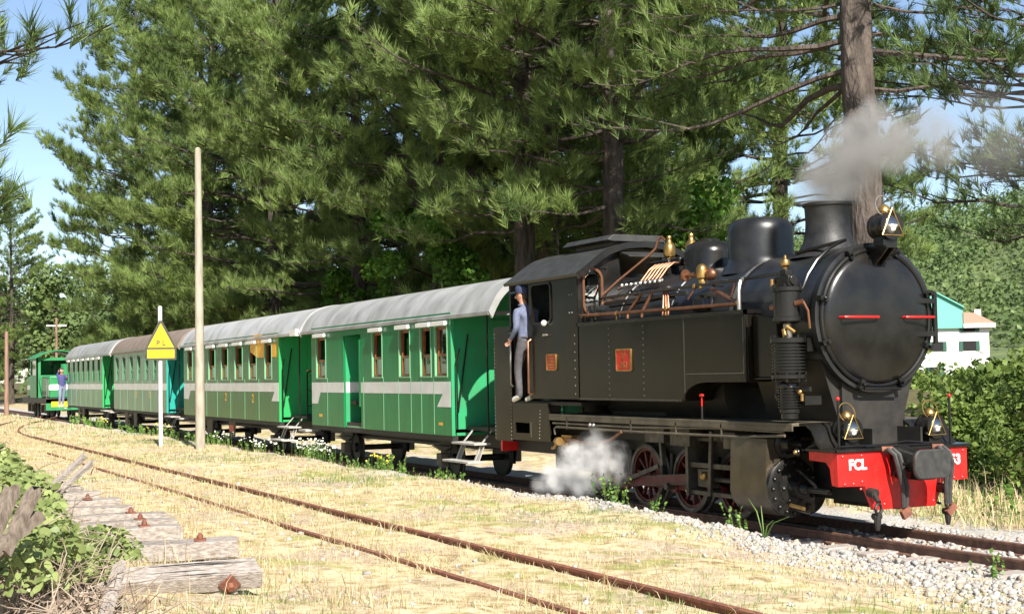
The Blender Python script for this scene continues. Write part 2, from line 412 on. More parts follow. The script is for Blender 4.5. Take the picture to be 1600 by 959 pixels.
b1 = n.new('ShaderNodeBump'); b1.inputs['Strength'].default_value = .6; b1.inputs['Distance'].default_value = .03; l.new(noise(26, 8), b1.inputs['Height']); l.new(b1.outputs[0], p.inputs['Normal'])
g = arr_obj('ground', np.stack([X, Y, Zg], -1).reshape(-1, 3), F, ['dry_ground'], smooth=True)
tag(g, 'dry straw-yellow ground beside the tracks', kind='structure')

# ------------------------------------------------------------------ tracks
RAILP = [(-.055, -.13), (.055, -.13), (.055, -.12), (.012, -.105), (.012, -.035), (.031, -.026), (.031, -.004), (.022, 0), (-.022, 0), (-.031, -.004), (-.031, -.026), (-.012, -.035), (-.012, -.105), (-.055, -.12)]
def rail(path, z, parent, m='rail_steel'):
    vs = []; fs = []; k = len(RAILP); P = [Vector((a, b, 0)) for a, b in path]
    for i, q in enumerate(P):
        d = (P[min(i+1, len(P)-1)]-P[max(i-1, 0)]).normalized(); s = Vector((-d.y, d.x, 0))
        for a, h in RAILP: vs.append((q.x+s.x*a, q.y+s.y*a, z+h))
    for i in range(len(P)-1):
        for j in range(k): fs.append((i*k+j, i*k+(j+1) % k, (i+1)*k+(j+1) % k, (i+1)*k+j))
    fs += [tuple(range(k)), tuple(range((len(P)-1)*k, len(P)*k))]
    return MB().add(vs, fs).build('rail', m, parent, 30)
track = thing('railway_track', (-12, 0, 0), 'main railway track under the train with brown rails', 'track'); tag(track, kind='structure'); del track['category']
for s in (-1, 1):
    rail([(-190, s*.45), (-60, s*.45), (-20, s*.45), (14, s*.45)], 0, track)
slp = MB().box(-.11, .11, -.9, .9, -.26, -.10)
for i in range(22):
    o = slp.moved(-13.6+i*.62).build('sleeper', 'old_wood', track, 0, .012)
siding = thing('railway_siding', (-12, -5.35, .1), 'disused siding with rusty rails sunk in dry grass', 'track'); tag(siding, kind='structure'); del siding['category']
rnd = random.Random(4)
for yy in (-4.87, -5.83):
    rail([(x, yy+.012*math.sin(x*.5)) for x in np.arange(-36 if yy < -5 else -46, 8, 1.0)], (.165 if yy > -5 else .132), siding, 'rust')
spur = thing('turnout_track', (-44, -4, .05), 'short curved rails of the turnout near the diesel', 'track'); tag(spur, kind='structure'); del spur['category']
rail([(-46, -4.87), (-49, -4.80), (-52, -4.62), (-55.5, -4.2), (-59.5, -3.5), (-64, -2.5), (-69, -1.2), (-72, -.5)], .14, spur, 'rust')
rail([(-50, -6.2), (-55, -5.5), (-60, -4.6), (-65, -3.4), (-70, -2.0), (-75, -.6)], .14, spur, 'rust')
# ------------------------------------------------------------------ steam locomotive
L = thing('steam_locomotive', (-16, 0, 0), 'black steam tank locomotive with red buffer beam at the head of the train', 'locomotive')
W = 1.07; BZ = 2.42
def both(mb, name, m, smooth=35, bevel=0, parent=L):
    sp = not name.endswith('rivets')
    a = mb.build(name, m, parent, smooth, bevel, sp); b = mb.mirrored().build(name, m, parent, smooth, bevel, sp); return a, b
# frames, running boards
MB().box(-19.6, -12.12, -.36, -.33, .36, 1.18).box(-19.6, -12.12, .33, .36, .36, 1.18).box(-19.5, -12.2, -.33, .33, .75, .80).box(-20.25, -18.5, -.7, .7, .62, .82).build('main_frame', 'chassis', L)
MB().cyl((-17.6, 0, 1.62), (-14.6, 0, 1.62), .6, n=28).box(-17.55, -16.1, -.5, .5, .9, 2.2).build('firebox_and_ashpan', 'chassis', L)
both(MB().box(-18.45, -12.62, -W, -.40, 1.215, 1.25).box(-18.45, -12.62, -W, -W+.02, 1.16, 1.215), 'running_board', 'dusty', 30, .004)
# sloping front plate from the running board to the beam deck
sp = [(-12.62, 1.25), (-12.50, 1.25), (-12.40, 1.20), (-12.32, 1.06), (-12.24, .985), (-12.02, .975)]
both(MB().prism([(x, z) for x, z in sp]+[(x-.012, z-.03) for x, z in reversed(sp)], 'y', -.97, -.42), 'front_step_plate', 'loco_black', 40)
MB().box(-12.55, -12.0, -.95, .95, .942, .972).build('beam_deck', 'loco_black', L, 30, .004)
# buffer beam
bb = [(-.925, .94), (.925, .94), (.925, .575), (.56, .565), (.44, .30), (-.44, .30), (-.56, .565), (-.925, .575)]
BEAM = MB().prism(bb, 'x', -12.09, -12.03).build('buffer_beam', 'red_paint', L, 30, .006)
both(MB().prism([(-12.52, .94), (-12.092, .94), (-12.092, .58), (-12.14, .58), (-12.17, .77), (-12.24, .83), (-12.52, .84)], 'y', -.925, -.87), 'beam_side', 'red_paint', 30, .005, BEAM)
text_part('FCL', .155, 'white_paint', BEAM, (-12.028, -.655, .80), ROT_FRONT, .002, sx=.95, bold=.006)
text_part('353', .155, 'white_paint', BEAM, (-12.028, .715, .80), ROT_FRONT, .002, sx=.95, bold=.006)
bt = MB()
for s in (-1, 1):
    for y, z in ((.60, .62), (.72, .60), (.84, .60), (.60, .90), (.86, .90), (.40, .36), (.30, .36), (.62, .54), (.50, .50)):
        bt.sphere((-12.03, s*y, z), .016, 8, 4)
bt.build('beam_bolts', 'red_paint', BEAM, split=False)['kind'] = 'stuff'
# centre buffer, coupling
BUF = MB().prism(rrect(-.255, .255, .645, .965, .10, 5), 'x', -11.62, -11.57).build('centre_buffer', 'rubber', L, 30, .015)
MB().lathe([(.20, 0), (.17, .1), (.13, .25), (.11, .42)], (-12.03, 0, .80), (1, 0, 0), 20).box(-12.03, -11.66, -.10, .10, .63, .72).build('buffer_shank', 'loco_black', BUF)
MB().prism([(-12.03, .93), (-11.8, .80), (-12.03, .66)], 'y', -.20, -.17).prism([(-12.03, .93), (-11.8, .80), (-12.03, .66)], 'y', .17, .20).build('buffer_bracket', 'loco_black', BUF)
CP = MB()
for s in (-1, 1):
    y = .50*s
    CP.cyl((-12.03, y, .50), (-11.93, y, .49), .055, n=14).cyl((-11.97, y, .50), (-11.86, y-.02, .40), .03).torus((-11.87, y-.02, .33), (1, .3, 0), .055, .018, 14, 6).tube([(-11.87, y-.02, .29), (-11.88, y-.03, .2), (-11.89, y-.02, .10)], [.03, .04, .022], 8)
    CP.cyl((-11.9, y-.07, .25), (-11.9, y+.03, .25), .035)
CP.build('coupling_screw', 'chassis', L)
HS = MB()
for y0, y1 in ((-.30, -.16), (.42, .46)):
    for d in (0, .065):
        HS.tube([(-12.0, y0+d, .93), (-11.93, y0+d, .955), (-11.87, y0+.03+d, .90), (-11.85, y0+.05+d, .78), (-11.85, y1-.03+d*.9, .55), (-11.86, y1-.02+d*.6, .33)], .027, 8)
HS.build('brake_hose', 'rubber', L)
MB().cyl((-12.02, -.32, .955), (-11.95, -.22, .955), .035).cyl((-12.02, .40, .955), (-11.95, .5, .955), .035).obox((-11.86, -.15, .27), (.05, .12, .10), Matrix.Rotation(.5, 3, 'X')).obox((-11.86, .50, .27), (.05, .14, .08), Matrix.Rotation(.7, 3, 'X')).build('hose_coupling', 'rust', L)
MB().tube([(-12.1, -.85, 1.0), (-12.1, -.2, 1.0), (-12.1, .1, 1.03), (-12.1, .5, .99)], .014, 6).tube([(-12.07, -.5, .99), (-12.07, .4, .985)], .012, 6).build('deck_pipe', 'loco_black', L)
mk = MB().cyl((-12.15, -.80, .97), (-12.15, -.80, 1.50), .014, n=8).cyl((-12.15, .80, .97), (-12.15, .80, 1.50), .014, n=8).build('marker_rod', 'loco_black', L)
MB().sphere((-12.15, -.80, 1.52), .024).sphere((-12.15, .80, 1.52), .024).build('marker_knob', 'red_paint', mk)
# lamps
def lamp(x, y, z, k=1.0, high=False):
    """oil lamp looking along +X; z is the base"""
    r = .135*k
    b = MB().lathe([(r*.55, -.20*k), (r*.95, -.18*k), (r, -.14*k), (r*1.04, -.13*k), (r, -.12*k), (r, -.06*k), (r*1.04, -.05*k), (r, -.04*k), (r, .02*k), (r*1.06, .03*k), (r*1.06, .055*k)], (x, y, z+.20*k), (1, 0, 0), 26)
    b.box(x-.12*k, x+.02*k, y-.09*k, y+.09*k, z, z+.09*k)
    o = b.build('lamp', 'loco_black', L)
    c = MB().lathe([(r*.36, 0), (r*.36, .025*k), (r*.52, .03*k), (r*.5, .045*k), (r*.38, .075*k), (r*.2, .095*k), (.012*k, .10*k)], (x-.06*k, y, z+.32*k), (0, 0, 1), 18)
    c.build('lamp_cap', 'brass', o)
    t = [(y-.135*k, z+.10*k), (y+.135*k, z+.10*k), (y, z+.375*k)]
    fr = MB(); xx = x+.062*k
    for i in range(3):
        p0, p1 = t[i], t[(i+1) % 3]; fr.cyl((xx, *p0), (xx, *p1), .0065*k, n=6)
    fr.build('lamp_frame', 'brass', o)
    MB().sphere((x+.03*k, y, z+.205*k), .112*k, 18, 10, (.42, 1, 1)).build('lens', 'lens_glass', o)
    MB().lathe([(.03*k, 0), (.06*k, .02*k), (.075*k, .05*k)], (x+.03*k, y, z+.155*k), (0, 0, 1), 14, False).sphere((x+.045*k, y, z+.175*k), .045*k, 10, 6).build('burner', 'lamp_white', o)
    MB().torus((x-.05*k, y, z+.40*k), (.5, 0, .15), .115*k, .0075*k, 24, 6).build('handle', 'brass' if not high else 'steel', o)
    return o
lamp(-12.20, -.60, .985, .95); lamp(-12.20, .60, .985, .95)
lamp(-12.14, -.02, 3.215, 1.12, True)
MB().box(-12.40, -12.1, -.10, .06, 3.19, 3.215).prism([(-12.40, 3.19), (-12.1, 3.19), (-12.36, 2.98)], 'y', -.08, -.06).prism([(-12.40, 3.19), (-12.1, 3.19), (-12.36, 2.98)], 'y', .02, .04).build('lamp_bracket', 'loco_black', L)
# smokebox, boiler
SB = MB().lathe([(.835, 0), (.835, 1.42), (.855, 1.425), (.855, 1.50), (.835, 1.505), (.80, 1.50)], (-13.93, 0, BZ), (1, 0, 0), 64).build('smokebox', 'boiler_black', L)
MB().box(-13.9, -12.5, -.45, .45, .95, 1.75).prism([(-.70, 1.95), (.70, 1.95), (.45, 1.2), (-.45, 1.2)], 'x', -13.85, -12.55).build('smokebox_saddle', 'chassis', L, 30)
MB().lathe([(.80, 0), (.80, .6), (.815, .61), (.815, .68), (.80, .69), (.80, 1.9), (.815, 1.91), (.815, 1.98), (.80, 1.99), (.80, 3.6)], (-17.5, 0, BZ), (1, 0, 0), 56).build('boiler', 'boiler_black', L)
MB().lathe([(.818, 0), (.822, .02), (.822, .06), (.818, .08)], (-14.15, 0, BZ), (1, 0, 0), 56, False).build('boiler_band', 'steel', L)
prof = [(.765, 0)]+[(.755*math.cos(t), .015+.115*math.sin(t)) for t in np.linspace(0, math.pi/2, 9)]
DOOR = MB().lathe(prof[:-1]+[(.002, .13)], (-12.43, 0, BZ), (1, 0, 0), 64).build('smokebox_door', 'loco_black', L)
MB().torus((-12.415, 0, BZ), (1, 0, 0), .775, .028, 64, 8).build('door_rim', 'loco_black', DOOR)
for y0, y1 in ((-.58, -.09), (.30, .72)):
    MB().tube([(-12.36, y0, BZ), (-12.255, y0+.01, BZ), (-12.245, y0+.04, BZ), (-12.245, y1-.04, BZ), (-12.255, y1-.01, BZ), (-12.36, y1, BZ)], .0145, 8).build('door_handrail', 'red_paint', DOOR)
hb = MB()
for z in (BZ+.19, BZ-.19): hb.box(-12.38, -12.335, .22, .84, z-.028, z+.028)
hb.cyl((-12.40, .86, BZ-.3), (-12.40, .86, BZ+.3), .03); hb.build('door_hinge', 'loco_black', DOOR)
dg = MB()
for a in (68, 118, 165, 200, 250, 292, 335, 20):
    y, z = .80*math.cos(R(a)), BZ+.80*math.sin(R(a))
    dg.obox((-12.39, y, z), (.07, .05, .11), Matrix.Rotation(R(a-90), 3, 'X')).cyl((-12.39, y, z), (-12.31, y, z), .018, n=8)
dg.cyl((-12.36, -.25, BZ-.80), (-12.36, .28, BZ-.81), .016).build('door_clamp', 'loco_black', DOOR)
# handrail curling over the smokebox
hr = [(-13.3, -.42, 3.22)]+[(-12.62, -.93*math.sin(R(a)), BZ+.93*math.cos(R(a))) for a in (15, 30, 45, 58, 68)]+[(-12.66, -.95, 2.66), (-12.70, -.93, 2.52)]
MB().tube(hr, .02, 8).build('smokebox_handrail', 'loco_black', L)
MB().tube([(-12.5, .88*math.cos(R(a)), BZ+.88*math.sin(R(a))) for a in range(85, -45, -8)], .017, 6).build('lamp_conduit', 'loco_black', L)
# chimney, domes, valves
MB().lathe([(.46, -.03), (.40, .02), (.335, .09), (.295, .17), (.27, .27), (.262, .40), (.268, .55), (.275, .585), (.293, .59), (.293, .625), (.26, .625), (.24, .40), (.24, .05)], (-13.22, 0, 3.19), (0, 0, 1), 40, False).build('chimney', 'soot', L)
MB().lathe([(.52, -.12), (.47, -.03), (.435, .03), (.42, .1), (.418, .42), (.41, .48), (.385, .535), (.34, .575), (.27, .595), (.002, .60)], (-14.56, 0, 3.18), (0, 0, 1), 44, False).build('sand_dome', 'boiler_black', L)
MB().lathe([(.46, -.12), (.40, -.04), (.36, .03), (.345, .10), (.345, .25), (.335, .30), (.30, .36), (.22, .405), (.14, .42), (.14, .44), (.10, .455), (.002, .46)], (-15.72, 0, 3.18), (0, 0, 1), 40, False).build('steam_dome', 'loco_black', L)
MB().box(-16.95, -16.35, -.26, .26, 3.12, 3.40).box(-16.4, -16.12, -.22, -.1, 3.30, 3.42).build('valve_block', 'loco_black', L, 30, .02)
for x in (-16.68, -16.30):
    MB().lathe([(.05, 0), (.045, .05), (.075, .07), (.085, .10), (.085, .20), (.078, .22), (.06, .25), (.035, .28), (.03, .32), (.038, .335), (.03, .36), (.002, .37)], (x, -.02 if x < -16.5 else .10, 3.40), (0, 0, 1), 18).build('safety_valve', 'brass', L)
MB().tube([(-16.72, -.05, 3.70), (-16.80, -.07, 3.76), (-16.86, -.09, 3.72), (-16.88, -.12, 3.60), (-16.95, -.2, 3.5), (-17.2, -.5, 3.2), (-17.4, -.72, 2.95)], .018, 6).build('whistle_pipe', 'copper', L)
# rack of small copper pipes over the boiler
pr = MB()
for i in range(6):
    x = -16.55+i*.095
    pr.tube([(x, -.26, 3.33), (x, -.34, 3.33), (x-.02, -.43, 3.26), (x-.03, -.50, 3.17), (x-.02, -.57, 3.10)], .014, 6)
pr.build('oil_pipe', 'copper', L)
mnf = MB().tube([(-17.1, -.62, 3.03), (-16.8, -.60, 3.07), (-16.5, -.58, 3.09), (-16.0, -.58, 3.09)], .02, 6)
for i in range(9): mnf.sphere((-17.0+i*.12, -.62+.003*i, 3.07), .028, 8, 5)
mnf.build('pipe_manifold', 'steel', L)
# injector with brass body
INJ = MB().lathe([(.04, 0), (.05, .05), (.045, .08), (.07, .10), (.075, .2), (.068, .23), (.05, .26), (.02, .28)], (-14.72, -.80, 2.92), (0, 0, 1), 16).build('clack_valve', 'brass', L)
MB().cyl((-14.72, -.80, 3.07), (-14.98, -.86, 3.07), .028).lathe([(.075, 0), (.08, .02), (.075, .035)], (-14.98, -.86, 3.07), (-1, -.2, 0), 16).sphere((-14.62, -.74, 3.06), .10, 12, 8, (1, .7, .8)).build('valve_spindle', 'copper', INJ)
MB().sphere((-14.80, -.86, 2.92), .035, 10, 6).sphere((-14.66, -.86, 2.90), .028, 10, 6).build('valve_nut', 'brass', INJ)
MB().lathe([(.17, 0), (.19, .04), (.17, .16), (.1, .22), (.05, .24)], (-14.75, -.72, 2.60), (0, 0, 1), 18).build('valve_seat', 'loco_black', L)
# handrails and pipes along the boiler and tank
HRr = MB().tube([(-17.2, -.86, 2.90), (-16, -.86, 2.915), (-14.9, -.86, 2.925), (-13.75, -.86, 2.94), (-12.8, -.88, 2.96)], .020, 8)
HRr.tube([(-17.1, -.84, 2.82), (-16, -.84, 2.835), (-15.0, -.84, 2.85)], .024, 8).tube([(-17.0, -.82, 2.77), (-16.3, -.82, 2.78), (-15.3, -.82, 2.82)], .016, 6)
for x in (-17.1, -16.3, -15.4, -14.4): HRr.cyl((x, -.86, 2.9), (x, -.70, 2.9), .014, n=6)
HRr.build('boiler_handrail', 'loco_black', L)
HRr.mirrored().build('boiler_handrail', 'loco_black', L)
MB().box(-17.4, -17.22, -.93, -.75, 2.86, 2.875).box(-17.28, -17.26, -.93, -.9, 2.6, 2.9).tube([(-17.38, -.95, 2.80), (-17.2, -.95, 2.80), (-17.24, -.95, 2.66), (-17.36, -.95, 2.7), (-17.38, -.95, 2.80)], .012, 6).build('lamp_iron', 'loco_black', L)
CPi = MB()
CPi.tube([(-17.52, -1.0, 2.665), (-13.66, -1.0, 2.635)], .024, 10)
CPi.tube([(-13.66, -1.0, 2.64), (-13.95, -.92, 2.71), (-14.25, -.86, 2.80), (-14.5, -.80, 2.86)], .026, 8)
for x0, x1 in ((-16.35, -16.12), (-15.98, -15.84), (-15.46, -15.56), (-15.39, -15.51), (-15.33, -15.46)):
    CPi.tube([(x0, -.93, 2.58), (x0, -.92, 2.66), (x1, -.84, 2.90)], .021 if x0 < -15.9 else .016, 8)
CPi.tube([(-14.90, -.90, 2.76), (-14.80, -.85, 2.90)], .012, 6).tube([(-13.98, -.90, 2.7), (-13.92, -.86, 2.92)], .010, 6)
CPi.build('copper_pipe', 'copper', L)
st = MB()
for x in (-17.5, -16.52, -15.25, -13.68):
    st.cyl((x, -1.0, 2.55), (x, -1.0, 2.68), .012, n=6).sphere((x, -1.0, 2.655), .034, 10, 6)
st.build('rail_stanchion', 'brass', L)
MB().tube([(-13.66, -1.0, 2.55), (-13.66, -1.0, 2.80), (-13.68, -.96, 2.90), (-13.74, -.88, 2.94)], .026, 8).build('feed_pipe', 'steel', L)
# side tanks
arc = [(-14.80+.5*(1-math.cos(t)), 1.475+.235*math.sin(t)) for t in np.linspace(0, math.pi/2, 8)]
tp = [(-17.50, 1.475)]+arc+[(-13.46, 1.71), (-13.46, 2.55), (-17.50, 2.55)]
tank = MB().prism(tp, 'y', -W, -.62)
T1, T2 = both(tank, 'side_tank', 'tank_black', 30, .012)
both(MB().box(-17.52, -13.445, -W-.012, -W+.03, 2.515, 2.562).box(-13.47, -13.445, -W-.012, -.62, 2.515, 2.562).box(-17.5, -14.83, -W-.008, -W, 1.468, 1.50), 'tank_edge_angle', 'loco_black', 30)
both(MB().box(-14.765, -14.745, -W-.006, -W, 1.58, 2.515).box(-17.515, -17.49, -W-.006, -W, 1.50, 2.515), 'tank_seam', 'seam_dark', 30)
rv = MB()
def riv(p, ax='y', r=.009):
    x, y, z = p; n = 6
    o = len(rv.v); d = {'y': (0, -1, 0), 'x': (1, 0, 0)}[ax]
    rv.lathe([(r, 0), (r*.7, r*.55)], p, d, 6)
for x in (-16.63, -15.73, -17.58):
    for i in range(12): riv((x, -W, 1.54+i*.083))
for i in range(44): riv((-17.42+i*.058, -W-.008, 1.485), r=.006)
for i in range(40): riv((-14.72+i*.031, -W, 1.815), r=.0055)
for i in range(27):
    riv((-13.50, -W, 1.74+i*.03), r=.006); riv((-13.46, -W+.035, 1.74+i*.03), 'x', r=.006)
both(rv, 'tank_rivets', 'rivet', 0)
for o in COL.objects:
    if o.name.startswith('tank_rivets'): o['kind'] = 'stuff'
PL = MB().prism(rrect(-16.40, -16.03, 1.875, 2.155, .02, 2), 'y', -W-.018, -W).build('number_plate', 'red_paint', L, 30, .003)
PL['label'] = 'red number plate with brass rim on the side tank'
def rim(x0, x1, z0, z1): return MB().ring(rrect(x0-.012, x1+.012, z0-.012, z1+.012, .025, 2), rrect(x0+.008, x1-.008, z0+.008, z1-.008, .015, 2), 'y', -W-.026, -W-.002)
rim(-16.40, -16.03, 1.875, 2.155).build('plate_rim', 'brass', PL)
text_part('F.C.L.\nN°', .075, 'brass', PL, (-16.215, -W-.020, 2.075), ROT_SIDE, .003)
text_part('353', .115, 'brass', PL, (-16.205, -W-.020, 1.945), ROT_SIDE, .003, bold=.002)
PL2 = MB().prism(rrect(-18.42, -18.14, 1.905, 2.125, .02, 2), 'y', -W-.03, -W-.012).build('builder_plate', 'red_paint', L, 30, .003)
MB().ring(rrect(-18.432, -18.128, 1.893, 2.137, .025, 2), rrect(-18.412, -18.148, 1.913, 2.117, .015, 2), 'y', -W-.038, -W-.014).build('plate_rim', 'brass', PL2)
ln = MB()
for z, a in ((2.075, .09), (2.03, .10), (1.985, .10), (1.945, .08)): 
    for k in range(5): ln.box(-18.28-a+k*a*.42, -18.28-a+k*a*.42+a*.3, -W-.034, -W-.029, z-.012, z+.012)
ln.build('raised_lettering', 'brass', PL2, split=False)['kind'] = 'stuff'
# box ahead of the tank
both(MB().prism([(-13.44, 1.76), (-12.98, 1.76), (-12.98, 2.44), (-13.44, 2.50)], 'y', -.97, -.62).box(-13.44, -12.96, -1.0, -.62, 1.74, 1.765), 'sandbox', 'tank_black', 30, .01)
# cab
wx0, wx1, wz0, wz1 = -18.90, -18.30, 2.62, 3.18
CAB = MB()
def cabside(mb, y0, y1):
    o = [(-19.02, 1.475), (-17.49, 1.475), (-17.49, 3.27), (-19.02, 3.27)]
    outer = []
    inner = rrect(wx0, wx1, wz0, wz1, .07, 4)
    for (x, z) in inner:
        cx, cz = (wx0+wx1)/2, (wz0+wz1)/2; dx, dz = x-cx, z-cz
        s = min(((-17.49 if dx > 0 else -19.02)-cx)/dx if abs(dx) > 1e-6 else 99, ((3.27 if dz > 0 else 2.2)-cz)/dz if abs(dz) > 1e-6 else 99)
        outer.append((cx+dx*s, cz+dz*s))
    # exact corners
    for c in ((-17.49, 2.2), (-17.49, 3.27), (-19.02, 3.27), (-19.02, 2.2)):
        k = min(range(len(outer)), key=lambda i: (outer[i][0]-c[0])**2+(outer[i][1]-c[1])**2); outer[k] = c
    mb.ring(outer, inner, 'y', y0, y1); mb.box(-19.02, -17.49, y0, y1, 1.475, 2.2)
cabside(CAB, -W-.012, -W+.02)
cabs = both(CAB, 'cab_side', 'tank_black', 30)
both(MB().ring(rrect(wx0-.03, wx1+.03, wz0-.03, wz1+.03, .09, 4), rrect(wx0, wx1, wz0, wz1, .07, 4), 'y', -W-.03, -W-.01), 'window_frame', 'tank_black', 30)
rw = MB(); 
_rv, rv = rv, rw
for i in range(8): riv((-17.58, -W-.012, 1.55+i*.12))
for x, z in ((-17.72, 2.72), (-17.64, 2.72), (-17.72, 2.98), (-17.64, 2.98)): riv((x, -W-.012, z), r=.012)
rv = _rv
both(rw, 'cab_rivets', 'steel', 0)
for o in COL.objects:
    if o.name.startswith('cab_rivets'): o['kind'] = 'stuff'
MB().sphere((-18.45, -W-.05, 2.60), .045, 12, 8).build('lever_knob', 'white_paint', L)
MB().cyl((-18.48, -W-.012, 2.42), (-18.48, -W-.06, 2.42), .02).cyl((-18.42, -W-.012, 2.42), (-18.42, -W-.06, 2.42), .02).build('door_catch', 'steel', L)
# cab front wall with spectacle windows and centre opening
def arch(y):
    pts = [(0, 3.70), (.33, 3.67), (.60, 3.585), (.82, 3.45), (1.0, 3.315), (1.09, 3.25), (1.12, 3.22)]
    return float(np.interp(abs(y), [a for a, b in pts], [b for a, b in pts]))
FW = MB()
ova = rrect(-.97, -.69, 2.69, 3.33, .135, 6)
outer = []
for y, z in ova:
    cy_, cz_ = -.83, 3.0; dy, dz = y-cy_, z-cz_
    s1 = ((-.60 if dy > 0 else -1.07)-cy_)/dy if abs(dy) > 1e-6 else 99
    s2 = ((3.34 if dz > 0 else 2.52)-cz_)/dz if abs(dz) > 1e-6 else 99
    s = min(s1, s2); outer.append((cy_+dy*s, cz_+dz*s))
outer = [(y, min(z, arch(y)-.02) if z > 3.2 else z) for y, z in outer]
FW.ring(outer, ova, 'x', -17.52, -17.48)
FW.prism([(-.60, 2.52), (-.36, 2.52), (-.36, arch(.36)-.01), (-.60, arch(.6)-.01)], 'x', -17.52, -17.48)
FW.prism([(-.86, 3.35), (-.60, 3.35), (-.60, 3.57), (-.82, 3.43)], 'x', -17.519, -17.481)
both(FW, 'cab_front', 'loco_black', 30)
MB().box(-17.52, -17.48, -.36, .36, 2.5, 3.28).build('cab_front_centre', 'loco_black', L)
MB().prism([(-17.49, 3.62), (-17.15, 3.52), (-17.15, 3.505), (-17.49, 3.60)], 'y', -.40, .34).build('cab_visor', 'roof_black', L)
both(MB().ring(rrect(-1.0, -.66, 2.66, 3.36, .165, 6), rrect(-.965, -.695, 2.695, 3.325, .132, 6), 'x', -17.48, -17.455), 'spectacle_frame', 'copper', 40)
both(MB().prism(rrect(-.968, -.692, 2.692, 3.328, .134, 6), 'x', -17.503, -17.499), 'spectacle_glass', 'glass', 0)
# roof
ys = np.linspace(-1.14, 1.14, 33)
rp = [(y, arch(y)) for y in ys]; 
MB().prism([(y, z+.045) for y, z in rp]+[(y*.985, z+.005) for y, z in reversed(rp)], 'x', -19.78, -17.38).build('cab_roof', 'roof_black', L, 40)
MB().prism([(y*1.004, z+.055) for y, z in rp]+[(y*.985, z-.035) for y, z in reversed(rp)], 'x', -17.39, -17.35).build('roof_rim', 'loco_black', L, 40)
MB().prism([(-.52, 3.78), (-.42, 3.86), (.42, 3.86), (.52, 3.78), (.42, 3.76), (-.42, 3.76)], 'x', -18.95, -17.55).box(-18.8, -17.7, -.36, .36, 3.66, 3.77).build('roof_ventilator', 'roof_black', L, 20, .008)
MB().box(-19.78, -17.5, -1.04, 1.04, 1.38, 1.43).box(-19.70, -19.66, -1.02, 1.02, 1.43, 2.58).build('cab_floor', 'chassis', L)
MB().prism([(-1.05, 2.585), (1.05, 2.585)]+[(y, arch(y)+.002) for y in np.linspace(1.05, -1.05, 15)], 'x', -19.75, -19.725).build('cab_rear_wall', 'loco_black', L, 0)
MB().box(-19.0, -17.55, 1.0, 1.04, 1.45, 3.2).build('cab_far_lining', 'chassis', L)
# cab corner post, bunker, step box
both(MB().box(-19.72, -19.66, -W, -W+.06, 2.5, 3.26), 'cab_post', 'tank_black', 30)
both(MB().prism([(-20.32, .80), (-19.68, .80), (-19.68, 2.60), (-20.32, 2.58)], 'y', -W, -.2), 'coal_bunker', 'tank_black', 30, .01)
brv = MB(); _rv, rv = rv, brv
for i in range(30): riv((-20.29, -W, .84+i*.059), r=.008); riv((-19.71, -W, .84+i*.059), r=.008)
for i in range(10): riv((-20.27+i*.06, -W, 1.42), r=.007)
rv = _rv
both(brv, 'bunker_rivets', 'steel', 0)
for o in COL.objects:
    if o.name.startswith('bunker_rivets'): o['kind'] = 'stuff'
both(MB().box(-20.3, -19.69, -W-.006, -W, 2.55, 2.60).box(-20.3, -19.69, -W-.005, -W, 1.40, 1.425), 'bunker_strap', 'tank_black', 30)
SBx = MB().ring([(-19.66, .83), (-18.40, .84), (-18.47, 1.38), (-19.66, 1.40)], [(-19.56, .94), (-19.08, .945), (-19.08, 1.10), (-19.56, 1.105)], 'y', -W-.004, -W+.02)
SBx.box(-19.62, -19.0, -W+.02, -.75, .90, .94).box(-19.66, -18.45, -W-.02, -.7, 1.375, 1.405)
both(SBx, 'cab_step', 'tank_black', 30)
brv = MB(); _rv, rv = rv, brv
for i in range(9): riv((-18.75+.004*i, -W-.004, .88+i*.052), r=.009); riv((-19.03, -W-.004, .9+i*.026), r=.006)
rv = _rv
both(brv, 'step_rivets', 'steel', 0)
for o in COL.objects:
    if o.name.startswith('step_rivets'): o['kind'] = 'stuff'
both(MB().tube([(-18.97, -W-.01, 1.53), (-18.97, -W-.06, 1.56), (-18.97, -W-.06, 2.34), (-18.97, -W-.01, 2.37)], .018, 8), 'cab_handrail', 'copper')
both(MB().tube([(-19.60, -W-.01, 1.66), (-19.60, -W-.05, 1.70), (-19.60, -W-.05, 2.36), (-19.60, -W-.01, 2.40)], .015, 8), 'bunker_handrail', 'steel')
MB().box(-20.36, -20.30, -.95, .95, .62, .95).build('rear_beam', 'red_paint', L)
MB().box(-18.4, -17.8, -.5, .5, 1.43, 2.4).box(-17.9, -17.55, -.7, .7, 1.43, 2.9).build('firebox_backhead', 'chassis', L)
# air pump
PX, PY = -12.70, -1.03
pp = MB().lathe([(.02, 1.30), (.10, 1.30), (.10, 1.36), (.115, 1.37), (.115, 1.41), (.10, 1.42)], (PX, PY, 0), (0, 0, 1), 24)
PUMP = pp.build('air_pump', 'loco_black', L)
fin = [(.10, 1.40)]
for i in range(8): z = 1.42+i*.032; fin += [(.105, z), (.135, z+.004), (.135, z+.014), (.105, z+.018)]
fin += [(.10, 1.69), (.12, 1.70)]
MB().lathe(fin, (PX, PY, 0), (0, 0, 1), 26).build('small_cylinder', 'loco_black', PUMP, 60)
fin = [(.16, 1.74), (.20, 1.75), (.20, 1.79), (.165, 1.80)]
for i in range(9): z = 1.815+i*.036; fin += [(.165, z), (.19, z+.004), (.19, z+.018), (.165, z+.022)]
fin += [(.165, 2.14), (.205, 2.15), (.205, 2.20), (.15, 2.21)]
MB().lathe(fin, (PX, PY, 0), (0, 0, 1), 28).build('air_cylinder', 'loco_black', PUMP, 60)
MB().lathe([(.05, 2.2), (.05, 2.40)], (PX, PY, 0), (0, 0, 1), 12).build('piston_rod', 'steel', PUMP)
